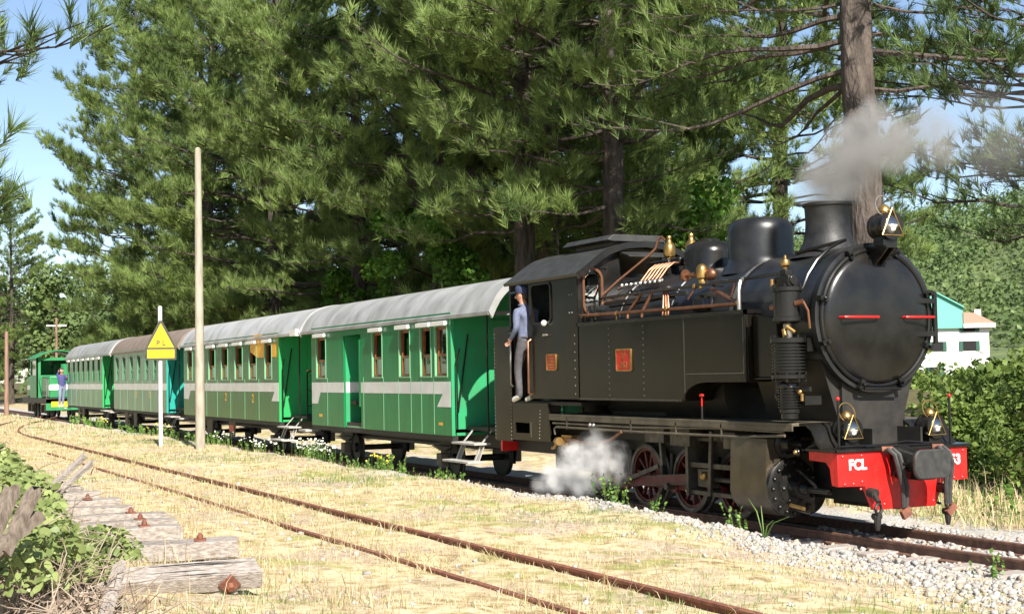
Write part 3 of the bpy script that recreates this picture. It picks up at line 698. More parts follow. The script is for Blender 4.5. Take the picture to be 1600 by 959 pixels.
MB().lathe([(.10, 2.36), (.14, 2.38), (.165, 2.39), (.165, 2.43), (.152, 2.44), (.152, 2.72), (.17, 2.73), (.17, 2.77), (.12, 2.79)], (PX, PY, 0), (0, 0, 1), 28).build('steam_cylinder', 'loco_black', PUMP)
MB().box(PX-.13, PX+.13, PY-.07, PY+.07, 2.78, 2.90).cyl((PX-.15, PY, 2.85), (PX+.15, PY, 2.85), .06).box(PX-.06, PX+.06, PY-.05, PY+.05, 2.9, 2.97).build('valve_chest', 'loco_black', PUMP, 35, .01)
MB().lathe([(.02, 0), (.025, .03), (.05, .05), (.055, .08), (.045, .11), (.02, .12), (.016, .16), (.002, .17)], (PX-.01, PY, 2.97), (0, 0, 1), 14).build('oil_cup', 'brass', PUMP)
pbr = MB().cyl((PX-.13, PY-.1, 2.79), (PX-.13, PY-.1, 2.87), .022).cyl((PX+.06, PY-.08, 2.2), (PX+.04, PY-.08, 2.30), .028).cyl((PX+.09, PY-.08, 2.33), (PX+.17, PY-.03, 2.26), .024).cyl((PX+.20, PY+.02, 1.5), (PX+.20, PY+.02, 1.58), .02).sphere((PX+.19, PY, 1.6), .03, 8, 6)
pbr.build('pump_fitting', 'brass', PUMP)
MB().cyl((PX-.17, PY, 2.58), (PX-.30, PY+.02, 2.56), .04).cyl((PX+.15, PY, 2.58), (PX+.24, PY+.04, 2.60), .03).tube([(PX+.24, PY+.04, 2.60), (PX+.27, PY+.08, 2.5), (PX+.27, PY+.1, 2.3)], .014, 6).build('pump_union', 'copper', PUMP)
pb = MB()
for z, r in ((2.22, .185), (2.79, .15), (1.73, .18), (1.81, .185)):
    for k in range(8): pb.cyl((PX+r*math.cos(k*.785), PY+r*math.sin(k*.785), z-.02), (PX+r*math.cos(k*.785), PY+r*math.sin(k*.785), z+.015), .014, n=6)
pb.build('pump_bolts', 'loco_black', PUMP, split=False)['kind'] = 'stuff'
MB().box(PX-.12, PX+.12, PY+.12, PY+.35, 1.45, 1.55).box(PX-.15, PX+.15, PY+.15, PY+.3, 2.05, 2.2).cyl((PX+.14, PY, 1.62), (PX+.30, PY+.06, 1.63), .03).sphere((PX+.03, PY-.1, 1.67), .05).sphere((PX-.19, PY, 1.55), .05).cyl((PX-.19, PY, 1.5), (PX-.19, PY, 1.7), .035).build('pump_bracket', 'loco_black', PUMP)
# cylinders
def cylinder_side():
    out = []
    c = [(-.78+.335*math.cos(t), .50+.335*math.sin(t)) for t in np.linspace(math.pi*1.06, math.pi*1.62, 8)]
    prof2 = [(-1.075, 1.06), (-1.09, .92)]+[(-1.095, .80)]+c+[(-.42, .2), (-.42, 1.06)]
    return MB().prism(prof2, 'x', -13.78, -13.08)
CYL = both(cylinder_side(), 'cylinder', 'cladding', 30)
for cobj, s in zip(CYL, (1, -1)):
    cv = MB().lathe([(.335, 0), (.34, .015), (.34, .06), (.31, .075), (.20, .085), (.19, .10), (.12, .12), (.10, .2), (.115, .21), (.115, .25), (.07, .26), (.06, .34), (.045, .36), (.045, .72), (.03, .73)], (-13.08, -.78*s, .50), (1, 0, 0), 36)
    cv.build('cylinder_cover', 'loco_black', cobj)
    nb = MB()
    for k in range(16): 
        a = k*math.pi/8; y, z = -.78*s+.29*math.cos(a), .50+.29*math.sin(a)
        nb.cyl((-13.01, y, z), (-12.985, y, z), .024, n=6).sphere((-12.985, y, z), .017, 6, 4)
    for k in range(6):
        a = k*math.pi/3; y, z = -.78*s+.16*math.cos(a), .50+.16*math.sin(a); nb.sphere((-12.965, y, z), .022, 6, 4)
    nb.build('cover_nuts', 'loco_black', cobj, split=False)['kind'] = 'stuff'
    MB().lathe([(.15, -.05), (.165, 0), (.165, .75), (.18, .76), (.18, .80), (.12, .82), (.09, .9), (.05, .91), (.05, 1.1)], (-13.85, -.80*s, 1.0), (1, 0, 0), 28).build('valve_cylinder', 'loco_black', cobj)
    MB().cyl((-12.98, -.88*s, .86), (-12.72, -.92*s, .90), .025).sphere((-12.72, -.92*s, .92), .05, 10, 6).cyl((-12.9, -.7*s, .95), (-12.55, -.6*s, 1.1), .06).tube([(-12.95, -.8*s, .72), (-12.7, -.9*s, .70), (-12.55, -.9*s, .62), (-12.42, -.92*s, .55)], .018, 6).tube([(-12.95, -.85*s, .30), (-12.7, -.95*s, .28), (-12.5, -.95*s, .26)], .016, 6).build('drain_cock', 'loco_black', cobj)
    MB().sphere((-12.70, -.97*s, .925), .028, 8, 6).cyl((-12.86, -.93*s, .32), (-12.6, -.95*s, .30), .022).build('cock_valve', 'brass', cobj)
# wheels and motion
def wheel_mesh(parent, cx, s, ang):
    y0 = -s*.50
    ty = MB().lathe([(.37, -.06), (.455, -.06), (.455, -.035), (.432, -.02), (.428, .06), (.418, .065), (.372, .065), (.37, -.06)], (cx, -s*.47, .43), (0, -s, 0), 40, False)
    wc = MB().lathe([(.372, -.045), (.372, .05), (.335, .05), (.335, -.045), (.372, -.045)], (cx, -s*.47, .43), (0, -s, 0), 40, False)
    for k in range(11):
        a = ang+k*2*math.pi/11; d = Vector((math.cos(a), 0, math.sin(a)))
        c = Vector((cx, -s*.47, .43)); wc.bar(c+d*.07, c+d*.345, .032, .05, (0, 1, 0))
    wo = wc.build('wheel', 'wheel_red', parent)
    ty.build('tyre', 'tyre', wo)
    MB().lathe([(.09, -.08), (.10, 0), (.10, .06), (.075, .085), (.03, .09)], (cx, -s*.47, .43), (0, -s, 0), 18).build('hub', 'wheel_red', wo)
    cw = [(math.cos(a)*.355, math.sin(a)*.355) for a in np.linspace(ang+math.pi-.95, ang+math.pi+.95, 10)]
    MB().prism([(cx+x, .43+z) for x, z in cw], 'y', -s*.505, -s*.445).build('counterweight', 'wheel_red', wo)
    p = Vector((cx+.21*math.cos(ang), -s*.5, .43+.21*math.sin(ang)))
    MB().bar((cx, -s*.535, .43), (p.x, -s*.535, p.z), .14, .06, (0, 1, 0)).cyl((p.x, -s*.50, p.z), (p.x, -s*.80, p.z), .045, n=14).build('crank', 'motion', wo)
    return p
AX = (-14.45, -15.50, -16.60, -17.65)
for s in (1, -1):
    ang = R(205) if s == 1 else R(115)
    pins = [wheel_mesh(L, x, s, ang) for x in AX]
    cr = MB(); 
    for a, b in zip(pins[:-1], pins[1:]): cr.bar((a.x, -s*.635, a.z), (b.x, -s*.635, b.z), .045, .085, (0, 0, 1))
    for a in pins: cr.cyl((a.x, -s*.60, a.z), (a.x, -s*.675, a.z), .085, n=18)
    cr.build('coupling_rod', 'wheel_red', L)
    xh = Vector((-14.72, -s*.78, .50)); pn = pins[2]
    mr = MB().bar((xh.x, -s*.73, xh.z), (pn.x, -s*.73, pn.z), .05, .12, (0, 0, 1)).cyl((pn.x, -s*.69, pn.z), (pn.x, -s*.77, pn.z), .105, n=18)
    mr.build('connecting_rod', 'wheel_red', L)
    MB().bar((xh.x, -s*.758, xh.z+.062), (pn.x, -s*.758, pn.z+.062), .012, .014, (0, 0, 1)).bar((xh.x, -s*.758, xh.z-.062), (pn.x, -s*.758, pn.z-.062), .012, .014, (0, 0, 1)).build('rod_edge', 'motion', L)
    MB().box(xh.x-.14, xh.x+.16, xh.y-.06, xh.y+.06, .40, .62).cyl((xh.x+.1, xh.y, .5), (-13.7, xh.y, .5), .035).build('crosshead', 'motion', L)
    MB().sphere((xh.x+.02, -s*.86, .54), .055, 10, 6).box(xh.x-.05, xh.x+.07, -s*.80-.07, -s*.80+.07, .5, .58).build('crosshead_oiler', 'brass', L)
    MB().box(-15.05, -13.78, -s*.83-.04, -s*.83+.04, .64, .70).box(-15.0, -13.78, -s*.83-.04, -s*.83+.04, .30, .35).box(-15.05, -14.99, -s*.9, -s*.5, .28, 1.15).bar((-14.55, -s*.88, .30), (-14.48, -s*.88, 1.1), .03, .06).build('slide_bar', 'motion', L)
    # valve gear
    rc = Vector((-16.88, -s*.84, .55)) if s == 1 else Vector((-16.5, -s*.84, .62))
    VG = MB().bar((pn.x, -s*.80, pn.z), (rc.x, rc.y, rc.z), .03, .08, (0, 1, 0))
    VG.cyl((rc.x, -s*.80, rc.z), (rc.x, -s*.90, rc.z), .085, n=20)
    VG.bar((rc.x-.18, -s*.80, .27), (-15.85, -s*.80, .60), .025, .055, (0, 0, 1))
    VG.bar((-15.72, -s*.80, .62), (-15.76, -s*.80, .98), .05, .07, (0, 1, 0)).box(-16.02, -15.55, -s*.80-.1, -s*.80+.1, .92, 1.14)
    VG.bar((-15.7, -s*.80, .98), (-13.95, -s*.80, 1.0), .03, .045, (0, 0, 1)).bar((-14.5, -s*.82, .98), (-14.62, -s*.82, .45), .03, .05, (0, 1, 0))
    VG.box(-15.35, -14.9, -s*.85-.08, -s*.85+.08, .90, 1.16).box(-14.2, -13.95, -s*.8-.1, -s*.8+.1, .9, 1.1)
    VG.build('valve_gear', 'motion', L)
    br = MB()
    for x in (-14.98, -16.05, -17.12): br.bar((x, -s*.47, .25), (x+.04, -s*.47, .75), .06, .05, (0, 1, 0))
    br.build('brake_hanger', 'chassis', L)
axl = MB()
for x in AX: axl.cyl((x, -.46, .43), (x, .46, .43), .07, n=12)
axl.build('axle', 'chassis', L)
# pipes under the running board
pu = MB().tube([(-18.25, -W-.0, .95), (-18.27, -W-.0, 1.04), (-18.2, -W-.0, 1.065), (-16, -W-.0, 1.06), (-13.6, -W-.0, 1.07), (-12.75, -W-.0, 1.11)], .018, 6).tube([(-18.35, -W+.02, 1.12), (-16, -W+.02, 1.115), (-14, -W+.02, 1.16), (-12.8, -W+.02, 1.15)], .018, 6)
for x in (-17.9, -17.2, -16.1, -15.0, -14.0): pu.box(x-.012, x+.012, -W+.0, -W+.03, 1.03, 1.22)
pu.build('underboard_pipe', 'dusty', L)
MB().tube([(-17.9, -W-.02, .90), (-17.4, -W-.02, .86), (-17.0, -W-.02, .86), (-16.6, -W-.02, .93), (-16.3, -W-.02, 1.05)], .022, 8).build('drain_pipe', 'copper', L)
MB().sphere((-17.15, -W-.03, 1.12), .03).sphere((-17.05, -W-.03, 1.12), .028).build('pipe_union', 'steel', L)
MB().cyl((-18.15, -W-.02, .86), (-18.05, -W-.04, .86), .06, n=14).cyl((-17.95, -W-.0, .82), (-17.82, -W-.0, .82), .05).tube([(-18.35, -W, .75), (-18.25, -W-.02, .76), (-18.15, -W-.02, .84)], .025, 8).box(-18.1, -17.8, -W+.02, -W+.15, .78, .95).build('injector', 'brass', L)
MB().cyl((-14.42, -W+.02, 1.25), (-14.42, -W+.02, 1.42), .012, n=6).build('oiler_stem', 'chassis', L)
MB().sphere((-14.42, -W+.02, 1.55), .03, 8, 6, (1.6, .8, .7)).cyl((-14.42, -W+.02, 1.42), (-14.42, -W+.02, 1.55), .01, n=6).build('red_knob', 'red_paint', L)
# ------------------------------------------------------------------ coaches
CW = 1.08; mat('curtain', (.40, .33, .24), .9)
def roof_prof(h=3.50, e=2.86, wd=1.10):
    out = []
    for t in np.linspace(-1, 1, 31):
        a = abs(t); z = h-(h-e)*(.42*a**2+.58*a**5.5); out.append((wd*t, z))
    return out
def coach(label, xf, xr, wins, seams, green, endm, roofm, rf, rr, recess=None, dirty=False, stripe=True, detail=2, hoods=True, frame_m='wood_frame', flag=True, closed=None):
    C = thing('passenger_coach', ((xf+xr)/2, 0, 0), label, 'coach', 'green coaches of the train')
    zb, zs, zh, zt = .81, 1.84, 2.70, 2.93
    # side panels, cut at seams and window openings
    cuts = sorted(set([xr, xf]+list(seams)+[v for w_ in wins for v in w_]+(list(recess) if recess else [])))
    def panel(x0, x1, z0, z1, s, par=None):
        g = .003
        return MB().box(x0+g, x1-g, *(sorted((-s*CW, -s*(CW-.035)))), z0, z1).build('side_panel', green, C, 0)
    for s in (1, -1):
        body_cuts = cuts if s == 1 else sorted(set([xr, xf]+[v for w_ in wins for v in w_]))
        lowcuts = sorted(set([xr, xf]+list(seams)+(list(recess) if recess else []))) if s == 1 else [xr, xf]
        for a, b in zip(lowcuts[:-1], lowcuts[1:]):
            if recess and s == 1 and a >= recess[0]-.01 and b <= recess[1]+.01: continue
            panel(a, b, zb, zs, s)
        for a, b in zip(body_cuts[:-1], body_cuts[1:]):
            mid = (a+b)/2
            if recess and s == 1 and recess[0] < mid < recess[1]: continue
            if any(w_[0] < mid < w_[1] for w_ in wins): continue
            panel(a, b, zs, zh, s)
        panel(xr, xf, zh, zt, s)
        if not (recess and s == 1):
            MB().box(xr, xf, *(sorted((-s*(CW-.036), -s*(CW-.05)))), zb, zs-.02).build('inner_lining', 'interior', C, 0)
    # windows
    for w0, w1 in wins:
        y = -(CW-.05)
        fr = MB().ring([(w0, zs), (w1, zs), (w1, zh), (w0, zh)], [(w0+.05, zs+.05), (w1-.05, zs+.05), (w1-.05, zh-.05), (w0+.05, zh-.05)], 'y', y-.012, y+.035)
        fr.box(w0+.04, w1-.04, y-.01, y+.03, zs+.34, zs+.39)
        wo = fr.build('window', frame_m, C, 0)
        MB().box(w0+.05, w1-.05, y+.008, y+.012, zs+.05, zs+.345).build('pane', 'glass', wo, 0)
        if w0 == closed: MB().box(w0+.05, w1-.05, y+.05, y+.06, zs+.05, zh-.05).build('curtain', 'curtain', wo, 0)
        if w0 == closed or detail < 2: MB().box(w0+.05, w1-.05, y+.020, y+.024, zs+.38, zh-.05).build('pane', 'glass', wo, 0)
        if detail > 1: MB().ring([(w0-.025, zs-.025), (w1+.025, zs-.025), (w1+.025, zh+.01), (w0-.025, zh+.01)], [(w0, zs), (w1, zs), (w1, zh), (w0, zh)], 'y', -CW-.012, -CW+.03).build('window_trim', 'seam' if not dirty else green, wo, 0)
        if hoods: MB().prism([(-CW, zh+.10), (-CW-.075, zh+.085), (-CW-.075, zh+.015), (-CW-.06, zh+.015), (-CW, zh+.03)], 'x', w0-.06, w1+.05).build('window_hood', 'white_paint', wo, 0)
    for x in seams: MB().box(x-.008, x+.008, -CW-.006, -CW+.002, zb+.01, zs).build('seam_strip', 'seam', C, 0)
    # recessed door
    if recess:
        r0, r1 = recess; dy = -(CW-.34)
        MB().box(r0, r1, dy, dy+.03, zb, 2.85).build('side_door', green, C, 0)
        MB().box(r0-.0, r0+.02, -CW+.036, dy, zb, zh).build('door_jamb', endm, C, 0); MB().box(r1-.02, r1, -CW+.036, dy, zb, zh).build('door_jamb', endm, C, 0)
        MB().box(r0, r1, -CW+.036, dy, zb, zb+.04).build('door_sill', 'seam', C, 0)
        MB().box(r1-.10, r1-.03, -CW-.01, -CW+.02, 1.25, 2.6).build('door_rail', green, C, 0)
        MB().box(r0+.02, r1-.02, dy-.004, dy, 1.525, 1.74).build('painted_band', 'grey_stripe', C, 0)
        MB().prism([(r0+.15, 2.05), (r1-.12, 2.05), (r1-.12, 2.6), (r0+.15, 2.6)], 'y', dy-.006, dy).build('door_window', 'glass', C, 0)
    # painted stripe
    if stripe:
        z0, z1 = 1.525, 1.74
        if flag:
            P1 = [(xr+.02, z1), (xf-.02, z1), (xf-.02, 1.30), (xf-.62, 1.30), (xf-.36, z0), (xr+.85, z0), (xr+.60, 1.28), (xr+.02, 1.28)]
        else:
            P1 = [(xr+.02, z1), (xf-.02, z1), (xf-.02, z0), (xr+.02, z0)]
        if recess:
            r0, r1 = recess
            MB().prism([(xr+.02, z1), (r0, z1), (r0, z0), (xr+.60, z0), (xr+.42, 1.28), (xr+.02, 1.28)], 'y', -CW-.003, -CW).build('painted_stripe', 'grey_stripe', C, 0)
            MB().prism([(r1, z1), (xf-.02, z1), (xf-.02, 1.30), (xf-.62, 1.30), (xf-.36, z0), (r1, z0)], 'y', -CW-.003, -CW).build('painted_stripe', 'grey_stripe', C, 0)
            MB().box(r0+.0, r0+.024, -CW+.036, -(CW-.34), z0, z1).build('painted_stripe', 'grey_stripe', C, 0)
        else: MB().prism(P1, 'y', -CW-.003, -CW).build('painted_stripe', 'grey_stripe', C, 0)
    # ends
    rpf = roof_prof(); top = [(y*.975, z-.05) for y, z in rpf]
    for x0, x1, nm in ((xf-.045, xf, 'front_end_wall'), (xr, xr+.045, 'rear_end_wall')):
        MB().prism([(-CW+.037, zb), (CW-.037, zb)]+list(reversed([(max(-CW+.037, min(CW-.037, y)), z) for y, z in top])), 'x', x0, x1).build(nm, endm, C, 30)
    MB().box(xf, xf+.02, -CW, -CW+.07, zb, zt).box(xf, xf+.02, CW-.07, CW, zb, zt).build('corner_post', endm, C, 0)
    dr = MB().box(xf, xf+.025, -.36, .36, .98, 2.80).build('end_door', endm, C, 30, .004)
    MB().box(xf+.024, xf+.03, -.24, .24, 1.85, 2.6).build('door_pane', 'glass', dr, 0)
    MB().tube([(xf+.06, -.98, 1.2), (xf+.07, -.78, 2.55)], .016, 6).build('end_handrail', 'loco_black', C)
    MB().box(xr, xf, -CW+.05, CW-.05, .86, .92).build('floor', 'interior', C, 0)
    sx0 = xr+.5
    k = 0
    while sx0 < xf-1.0 and detail > 1:
        MB().box(sx0, sx0+.08, -.95, -.15, .92, 1.86).box(sx0, sx0+.08, .15, .95, .92, 1.86).box(sx0-.4, sx0+.48, -.95, -.15, 1.28, 1.36).build('seat_bench', 'interior', C, 0); sx0 += 1.5
    # roof
    rp_ = rpf
    MB().prism(rp_+[(y*.975, z-.045) for y, z in reversed(rp_)], 'x', rr, rf).build('roof', roofm, C, 40)
    MB().prism([(y*1.012, z+.012) for y, z in rp_]+[(y*.95, z-.10) for y, z in reversed(rp_)], 'x', rf-.035, rf+.03).build('roof_rim', roofm, C, 40)
    for s in (-1, 1): MB().box(rr, rf, s*1.10-.015, s*1.10+.015, 2.82, 2.875).build('roof_gutter', roofm, C, 30)
    MB().box(rf-.55, rf-.5, -1.06, 1.06, 2.84, 2.9).build('roof_beam', roofm, C, 0)
    # platform, railing, steps
    pf = xf+1.25
    MB().box(xf, pf, -.80, .80, .90, .97).build('platform', 'chassis', C, 30)
    RL = MB().tube([(pf, -.78, .97), (pf, -.78, 1.95), (pf, -.70, 2.0), (pf, -.34, 2.0), (pf, -.30, .97)], .018, 6)
    for y in (-.66, -.55, -.44): RL.cyl((pf, y, .97), (pf, y, 2.0), .010, n=6)
    RL.tube([(pf, -.78, 1.6), (pf, -.3, 1.2)], .012, 6).tube([(pf, -.78, 1.2), (pf, -.32, 1.2)], .012, 6).tube([(pf-.02, -.3, 1.95), (pf-.02, .3, 1.9)], .012, 6)
    RL.build('platform_railing', 'loco_black', C); RL.mirrored().build('platform_railing', 'loco_black', C)
    MB().box(pf-.12, pf+.08, -.78, -.25, 2.0, 2.03).build('railing_shelf', 'wood_frame', C)
    MB().torus((pf-.25, -.52, 1.88), (0, 0, 1), .14, .014, 20, 6).cyl((pf-.25, -.52, .97), (pf-.25, -.52, 1.9), .02).bar((pf-.39, -.52, 1.88), (pf-.11, -.52, 1.88), .02, .015).build('brake_wheel', 'loco_black', C)
    MB().tube([(xf+.12, -1.02, .92), (xf+.12, -1.02, 2.1), (xf+.2, -1.0, 2.3)], .016, 6).tube([(pf-.04, -.95, .85), (pf-.04, -.95, 2.84)], .018, 6).build('platform_post', 'loco_black', C)
    for z, y0, y1, xa, xb in ((.73, -1.22, -.92, xf+.30, pf-.03), (.44, -1.36, -1.08, xf+.22, pf+.02)):
        MB().box(xa, xb, y0, y1, z-.035, z).build('step_board', 'step_wood', C, 30, .006)
    SH = MB()
    for x in (xf+.40, pf-.12): SH.bar((x, -.86, .92), (x, -1.06, .70), .012, .05, (1, 0, 0)).bar((x, -1.06, .70), (x, -1.18, .42), .012, .05, (1, 0, 0)).bar((x, -1.0, .72), (x-.0, -1.12, .42), .012, .10, (1, 0, 0))
    SH.build('step_hanger', 'step_wood' if detail > 1 else 'chassis', C)
    # rear steps
    MB().box(xr-.62, xr-.1, -1.20, -.92, .66, .70).build('rear_step', 'step_wood', C, 30)
    MB().box(xr-.66, xr, -.80, .80, .86, .92).build('rear_platform', 'chassis', C, 30)
    # underframe, axles
    MB().box(xr, xf, -CW+.02, -CW+.12, .72, .815).box(xr, xf, CW-.12, CW-.02, .72, .815).box(xr-.6, xf+1.2, -.45, -.37, .60, .82).box(xr-.6, xf+1.2, .37, .45, .60, .82).box(xr+.2, xf-.2, -.5, .5, .55, .6).build('underframe', 'chassis', C, 0)
    ln_ = xf-xr
    for cx in (xr+ln_*.16, xf-ln_*.16):
        for s in (-1, 1):
            wl = MB().lathe([(.0, -.03), (.33, -.03), (.36, -.04), (.36, -.02), (.335, 0), (.335, .06), (.30, .06), (.28, .02), (.10, .02), (.09, .08), (.0, .08)], (cx, s*.47, .335), (0, s, 0), 28, False).build('wheel', 'chassis', C)
            ag = MB().prism([(cx-.30, .74), (cx+.30, .74), (cx+.13, .20), (cx-.13, .20)], 'y', s*.66-.012, s*.66+.012)
            ag.build('axle_guard', 'chassis', C, 0)
            MB().box(cx-.11, cx+.11, s*.72-.09, s*.72+.09, .24, .45).build('axle_box', 'dusty', C, 30, .015)
            sp_ = MB()
            for k in range(4): sp_.box(cx-.42+.09*k, cx+.42-.09*k, s*.72-.035, s*.72+.035, .50+.0-.022*k+.06, .518-.022*k+.06)
            sp_.build('leaf_spring', 'chassis', C, 0)
        MB().cyl((cx, -.5, .335), (cx, .5, .335), .06).build('axle', 'chassis', C)
    return C
c1 = coach('grey-roofed green coach with recessed side door, coupled behind the steam locomotive', -22.03, -29.70,
      [(-29.34, -28.72), (-25.86, -25.33), (-24.42, -23.90), (-23.38, -22.90), (-22.70, -22.18)], [-28.62, -26.38, -25.27, -24.48, -23.86, -23.36, -22.78],
      'coach_green', 'end_green', 'roof_grey', -20.42, -30.42, recess=(-27.57, -26.53), closed=-22.70)
c2 = coach('white-roofed dark green coach with an orange emblem between its front windows', -32.20, -42.0,
      [(-41.5, -40.9), (-40.1, -39.5), (-38.95, -38.25), (-37.55, -36.88), (-36.15, -35.42), (-34.78, -34.12), (-33.36, -32.78)], [-40.5, -39.2, -38.0, -36.6, -35.2, -33.9],
      'coach_green_dark', 'end_green2', 'roof_white', -30.55, -42.45)
c3 = coach('brown-roofed pale green coach with a teal end wall behind the yellow sign', -44.40, -53.35,
      [(-52.95, -52.4), (-51.65, -51.1), (-50.3, -49.75), (-49.0, -48.45), (-47.7, -47.15), (-46.4, -45.85)], [-52.1, -50.75, -49.4, -48.1, -46.8, -45.4],
      'coach_pale', 'end_teal', 'roof_brown', -42.75, -53.85, dirty=True, detail=1, hoods=False, frame_m='coach_pale', flag=False)
c4 = coach('grey-roofed last green coach, next to the green diesel locomotive', -55.75, -64.6,
      [(-64.3, -63.8), (-62.95, -62.45), (-61.75, -61.25), (-60.5, -60.0), (-59.25, -58.75), (-58.05, -57.55), (-56.8, -56.3)], [-63.4, -62.1, -60.9, -59.6, -58.4, -57.2],
      'coach_pale2', 'end_green2', 'roof_grey', -54.2, -65.1, dirty=True, detail=1, frame_m='coach_green_dark', flag=False)
# orange emblem and door numerals on the second coach
em = MB().prism([(-34.66, 2.72), (-34.66, 2.52), (-34.15, 2.40), (-33.95, 2.36), (-33.38, 2.36), (-33.38, 2.72), (-33.62, 2.93), (-34.36, 2.93)], 'y', -CW-.004, -CW)
em.box(-32.76, -32.40, -CW-.004, -CW, 2.36, 2.68).build('orange_emblem', 'orange_paint', c2, 0)
def numeral(par, x, z, t='2', k=.22): text_part(t, k, 'orange_paint', par, (x, -CW-.006, z), ROT_SIDE, .002, 'numeral', bold=.004)
numeral(c2, -37.1, 1.36, '2', .30); numeral(c2, -34.45, 1.34, '2', .30); numeral(c3, -49.2, 1.36, '2', .28); numeral(c3, -46.9, 1.36, '2', .28)
MB().box(-22.58, -22.42, -CW-.003, -CW, .98, 1.03).build('data_mark', 'orange_paint', c1, 0); MB().box(-29.2, -29.0, -CW-.003, -CW, 1.0, 1.06).build('data_mark', 'orange_paint', c1, 0)
MB().box(-31.0, -30.55, -1.18, -1.10, 2.80, 2.95).build('roof_tab', 'white_paint', c2, 30)
# hanging plates of the second coach
for x, m_ in ((-39.3, 'dusty'), (-36.9, 'dusty')):
    MB().prism([(x-.34, .80), (x+.34, .80), (x+.24, .30), (x-.24, .30)], 'y', -.98, -.95).build('hanging_plate', m_, c2, 0)
MB().box(-37.1, -36.7, -.99, -.98, .45, .62).build('warning_plate', 'red_paint', c2, 0)
for x in (-51.5, -49.9): MB().prism([(x-.3, .80), (x+.3, .80), (x+.22, .25), (x-.22, .25)], 'y', -.98, -.95).build('hanging_plate', 'dusty', c3, 0)
for x in (-62.0, -60.9): MB().prism([(x-.3, .80), (x+.3, .80), (x+.22, .25), (x-.22, .25)], 'y', -.98, -.95).build('hanging_plate', 'dusty', c4, 0)

# ------------------------------------------------------------------ diesel locomotive at the tail
D = thing('diesel_locomotive', (-76, 0, 0), 'small green diesel locomotive with white band at the tail of the train', 'locomotive')
mat('diesel_green', (.02, .19, .065), .4, 0, (.03, .22, .08), 2); mat('diesel_side', (.08, .16, .10), .4, 0, (.12, .19, .13), 3)
MB().box(-80.7, -71.9, -1.05, 1.05, .78, 1.05).build('frame', 'chassis', D, 30, .02)
hood = MB().box(-74.9, -72.2, -.80, .80, 1.05, 2.15).build('front_hood', 'diesel_green', D, 30, .06)
MB().box(-80.6, -77.4, -.80, .80, 1.05, 2.15).build('rear_hood', 'diesel_green', D, 30, .06)
for x0, x1 in ((-74.88, -72.22), (-80.58, -77.42)): MB().box(x0, x1, -.806, .806, 1.45, 1.68).build('white_band', 'white_paint', D, 0)
MB().box(-72.205, -72.185, -.78, .78, 1.45, 1.72).build('white_band', 'white_paint', D, 0)
for i in range(6): MB().box(-74.7+i*.4, -74.4+i*.4, -.83, -.80, 1.12, 2.0).build('louvre_door', 'diesel_side', D, 0, 0)
cabd = MB().ring([(-1.05, 1.05), (1.05, 1.05), (1.05, 3.1), (-1.05, 3.1)], [(-.85, 2.2), (.85, 2.2), (.85, 2.95), (-.85, 2.95)], 'x', -74.98, -74.90)
cabd.ring([(-77.4, 1.05), (-74.9, 1.05), (-74.9, 3.1), (-77.4, 3.1)], [(-77.1, 2.2), (-75.2, 2.2), (-75.2, 2.95), (-77.1, 2.95)], 'y', -1.05, -.98).ring([(-77.4, 1.05), (-74.9, 1.05), (-74.9, 3.1), (-77.4, 3.1)], [(-77.1, 2.2), (-75.2, 2.2), (-75.2, 2.95), (-77.1, 2.95)], 'y', .98, 1.05)
cabd.box(-77.4, -77.32, -.97, .97, 1.05, 3.1).build('cab', 'diesel_green', D, 0)
MB().box(-74.985, -74.98, -.85, .85, 2.2, 2.95).build('windscreen', 'glass', D, 0); MB().box(-77.1, -75.2, -1.01, -1.0, 2.2, 2.95).build('side_window', 'glass', D, 0)
dp = [(y, 3.08+.40*(1-(y/1.18)**2)) for y in np.linspace(-1.18, 1.18, 15)]
MB().prism(dp+[(y, z-.05) for y, z in reversed(dp)], 'x', -77.7, -74.55).build('cab_roof', 'diesel_green', D, 40)
MB().cyl((-73.8, .2, 2.1), (-73.8, .2, 2.75), .22).build('exhaust_housing', 'diesel_green', D)
MB().box(-71.98, -71.90, -1.0, 1.0, .45, 1.0).build('buffer_beam', 'diesel_green', D, 30); MB().box(-71.9, -71.89, -.75, .1, .62, .88).build('warning_panel', 'yellow_sign', D, 0)
for x in (-73.2, -74.6, -78.2, -79.6):
    for s in (-1, 1):
        MB().lathe([(0, 0), (.42, 0), (.44, .02), (.42, .1), (.1, .12), (0, .12)], (x, s*.45, .42), (0, s, 0), 22, False).build('wheel', 'chassis', D)
        MB().box(x-.16, x+.16, s*.78-.1, s*.78+.1, .28, .7).build('axle_box', 'dusty', D, 0)
MB().tube([(-72.0, -.95, 1.05), (-72.0, -.95, 1.95), (-72.3, -.95, 2.0), (-74.8, -.95, 2.0)], .02, 6).build('handrail', 'steel', D)
# ------------------------------------------------------------------ poles and sign
tag(MB().lathe([(.125, -.3), (.12, .1), (.115, 1.5), (.095, 5), (.078, 7.4), (.07, 7.52), (.03, 7.56)], (-34.64, -2.37, .1), (-.004, 0, 1), 18).build('line_pole', 'pole_concrete'), 'tall bare concrete pole standing between the siding and the coaches', 'pole')
SG = thing('warning_sign', (-37.47, -2.74, .1), 'yellow triangular railway sign lettered P L on a thin white post', 'sign')
MB().lathe([(.055, -.2), (.055, 3.70), (.03, 3.72)], (-37.47, -2.74, .1), (0, 0, 1), 14).build('post', 'pole_white', SG)
def tri(k, x0, x1): 
    return MB().prism([(-3.10+k, 2.44+k*.9), (-2.38-k, 2.44+k*.9), (-2.38-k, 2.66), (-2.74+.0, 3.40-k*1.9), (-3.10+k, 2.66)], 'x', x0, x1)
sb_ = MB().prism([(-3.15, 2.385), (-2.33, 2.385), (-2.33, 2.70), (-2.70, 3.43), (-2.78, 3.43), (-3.15, 2.70)], 'x', -37.41, -37.395).build('sign_back', 'sign_edge', SG, 0)
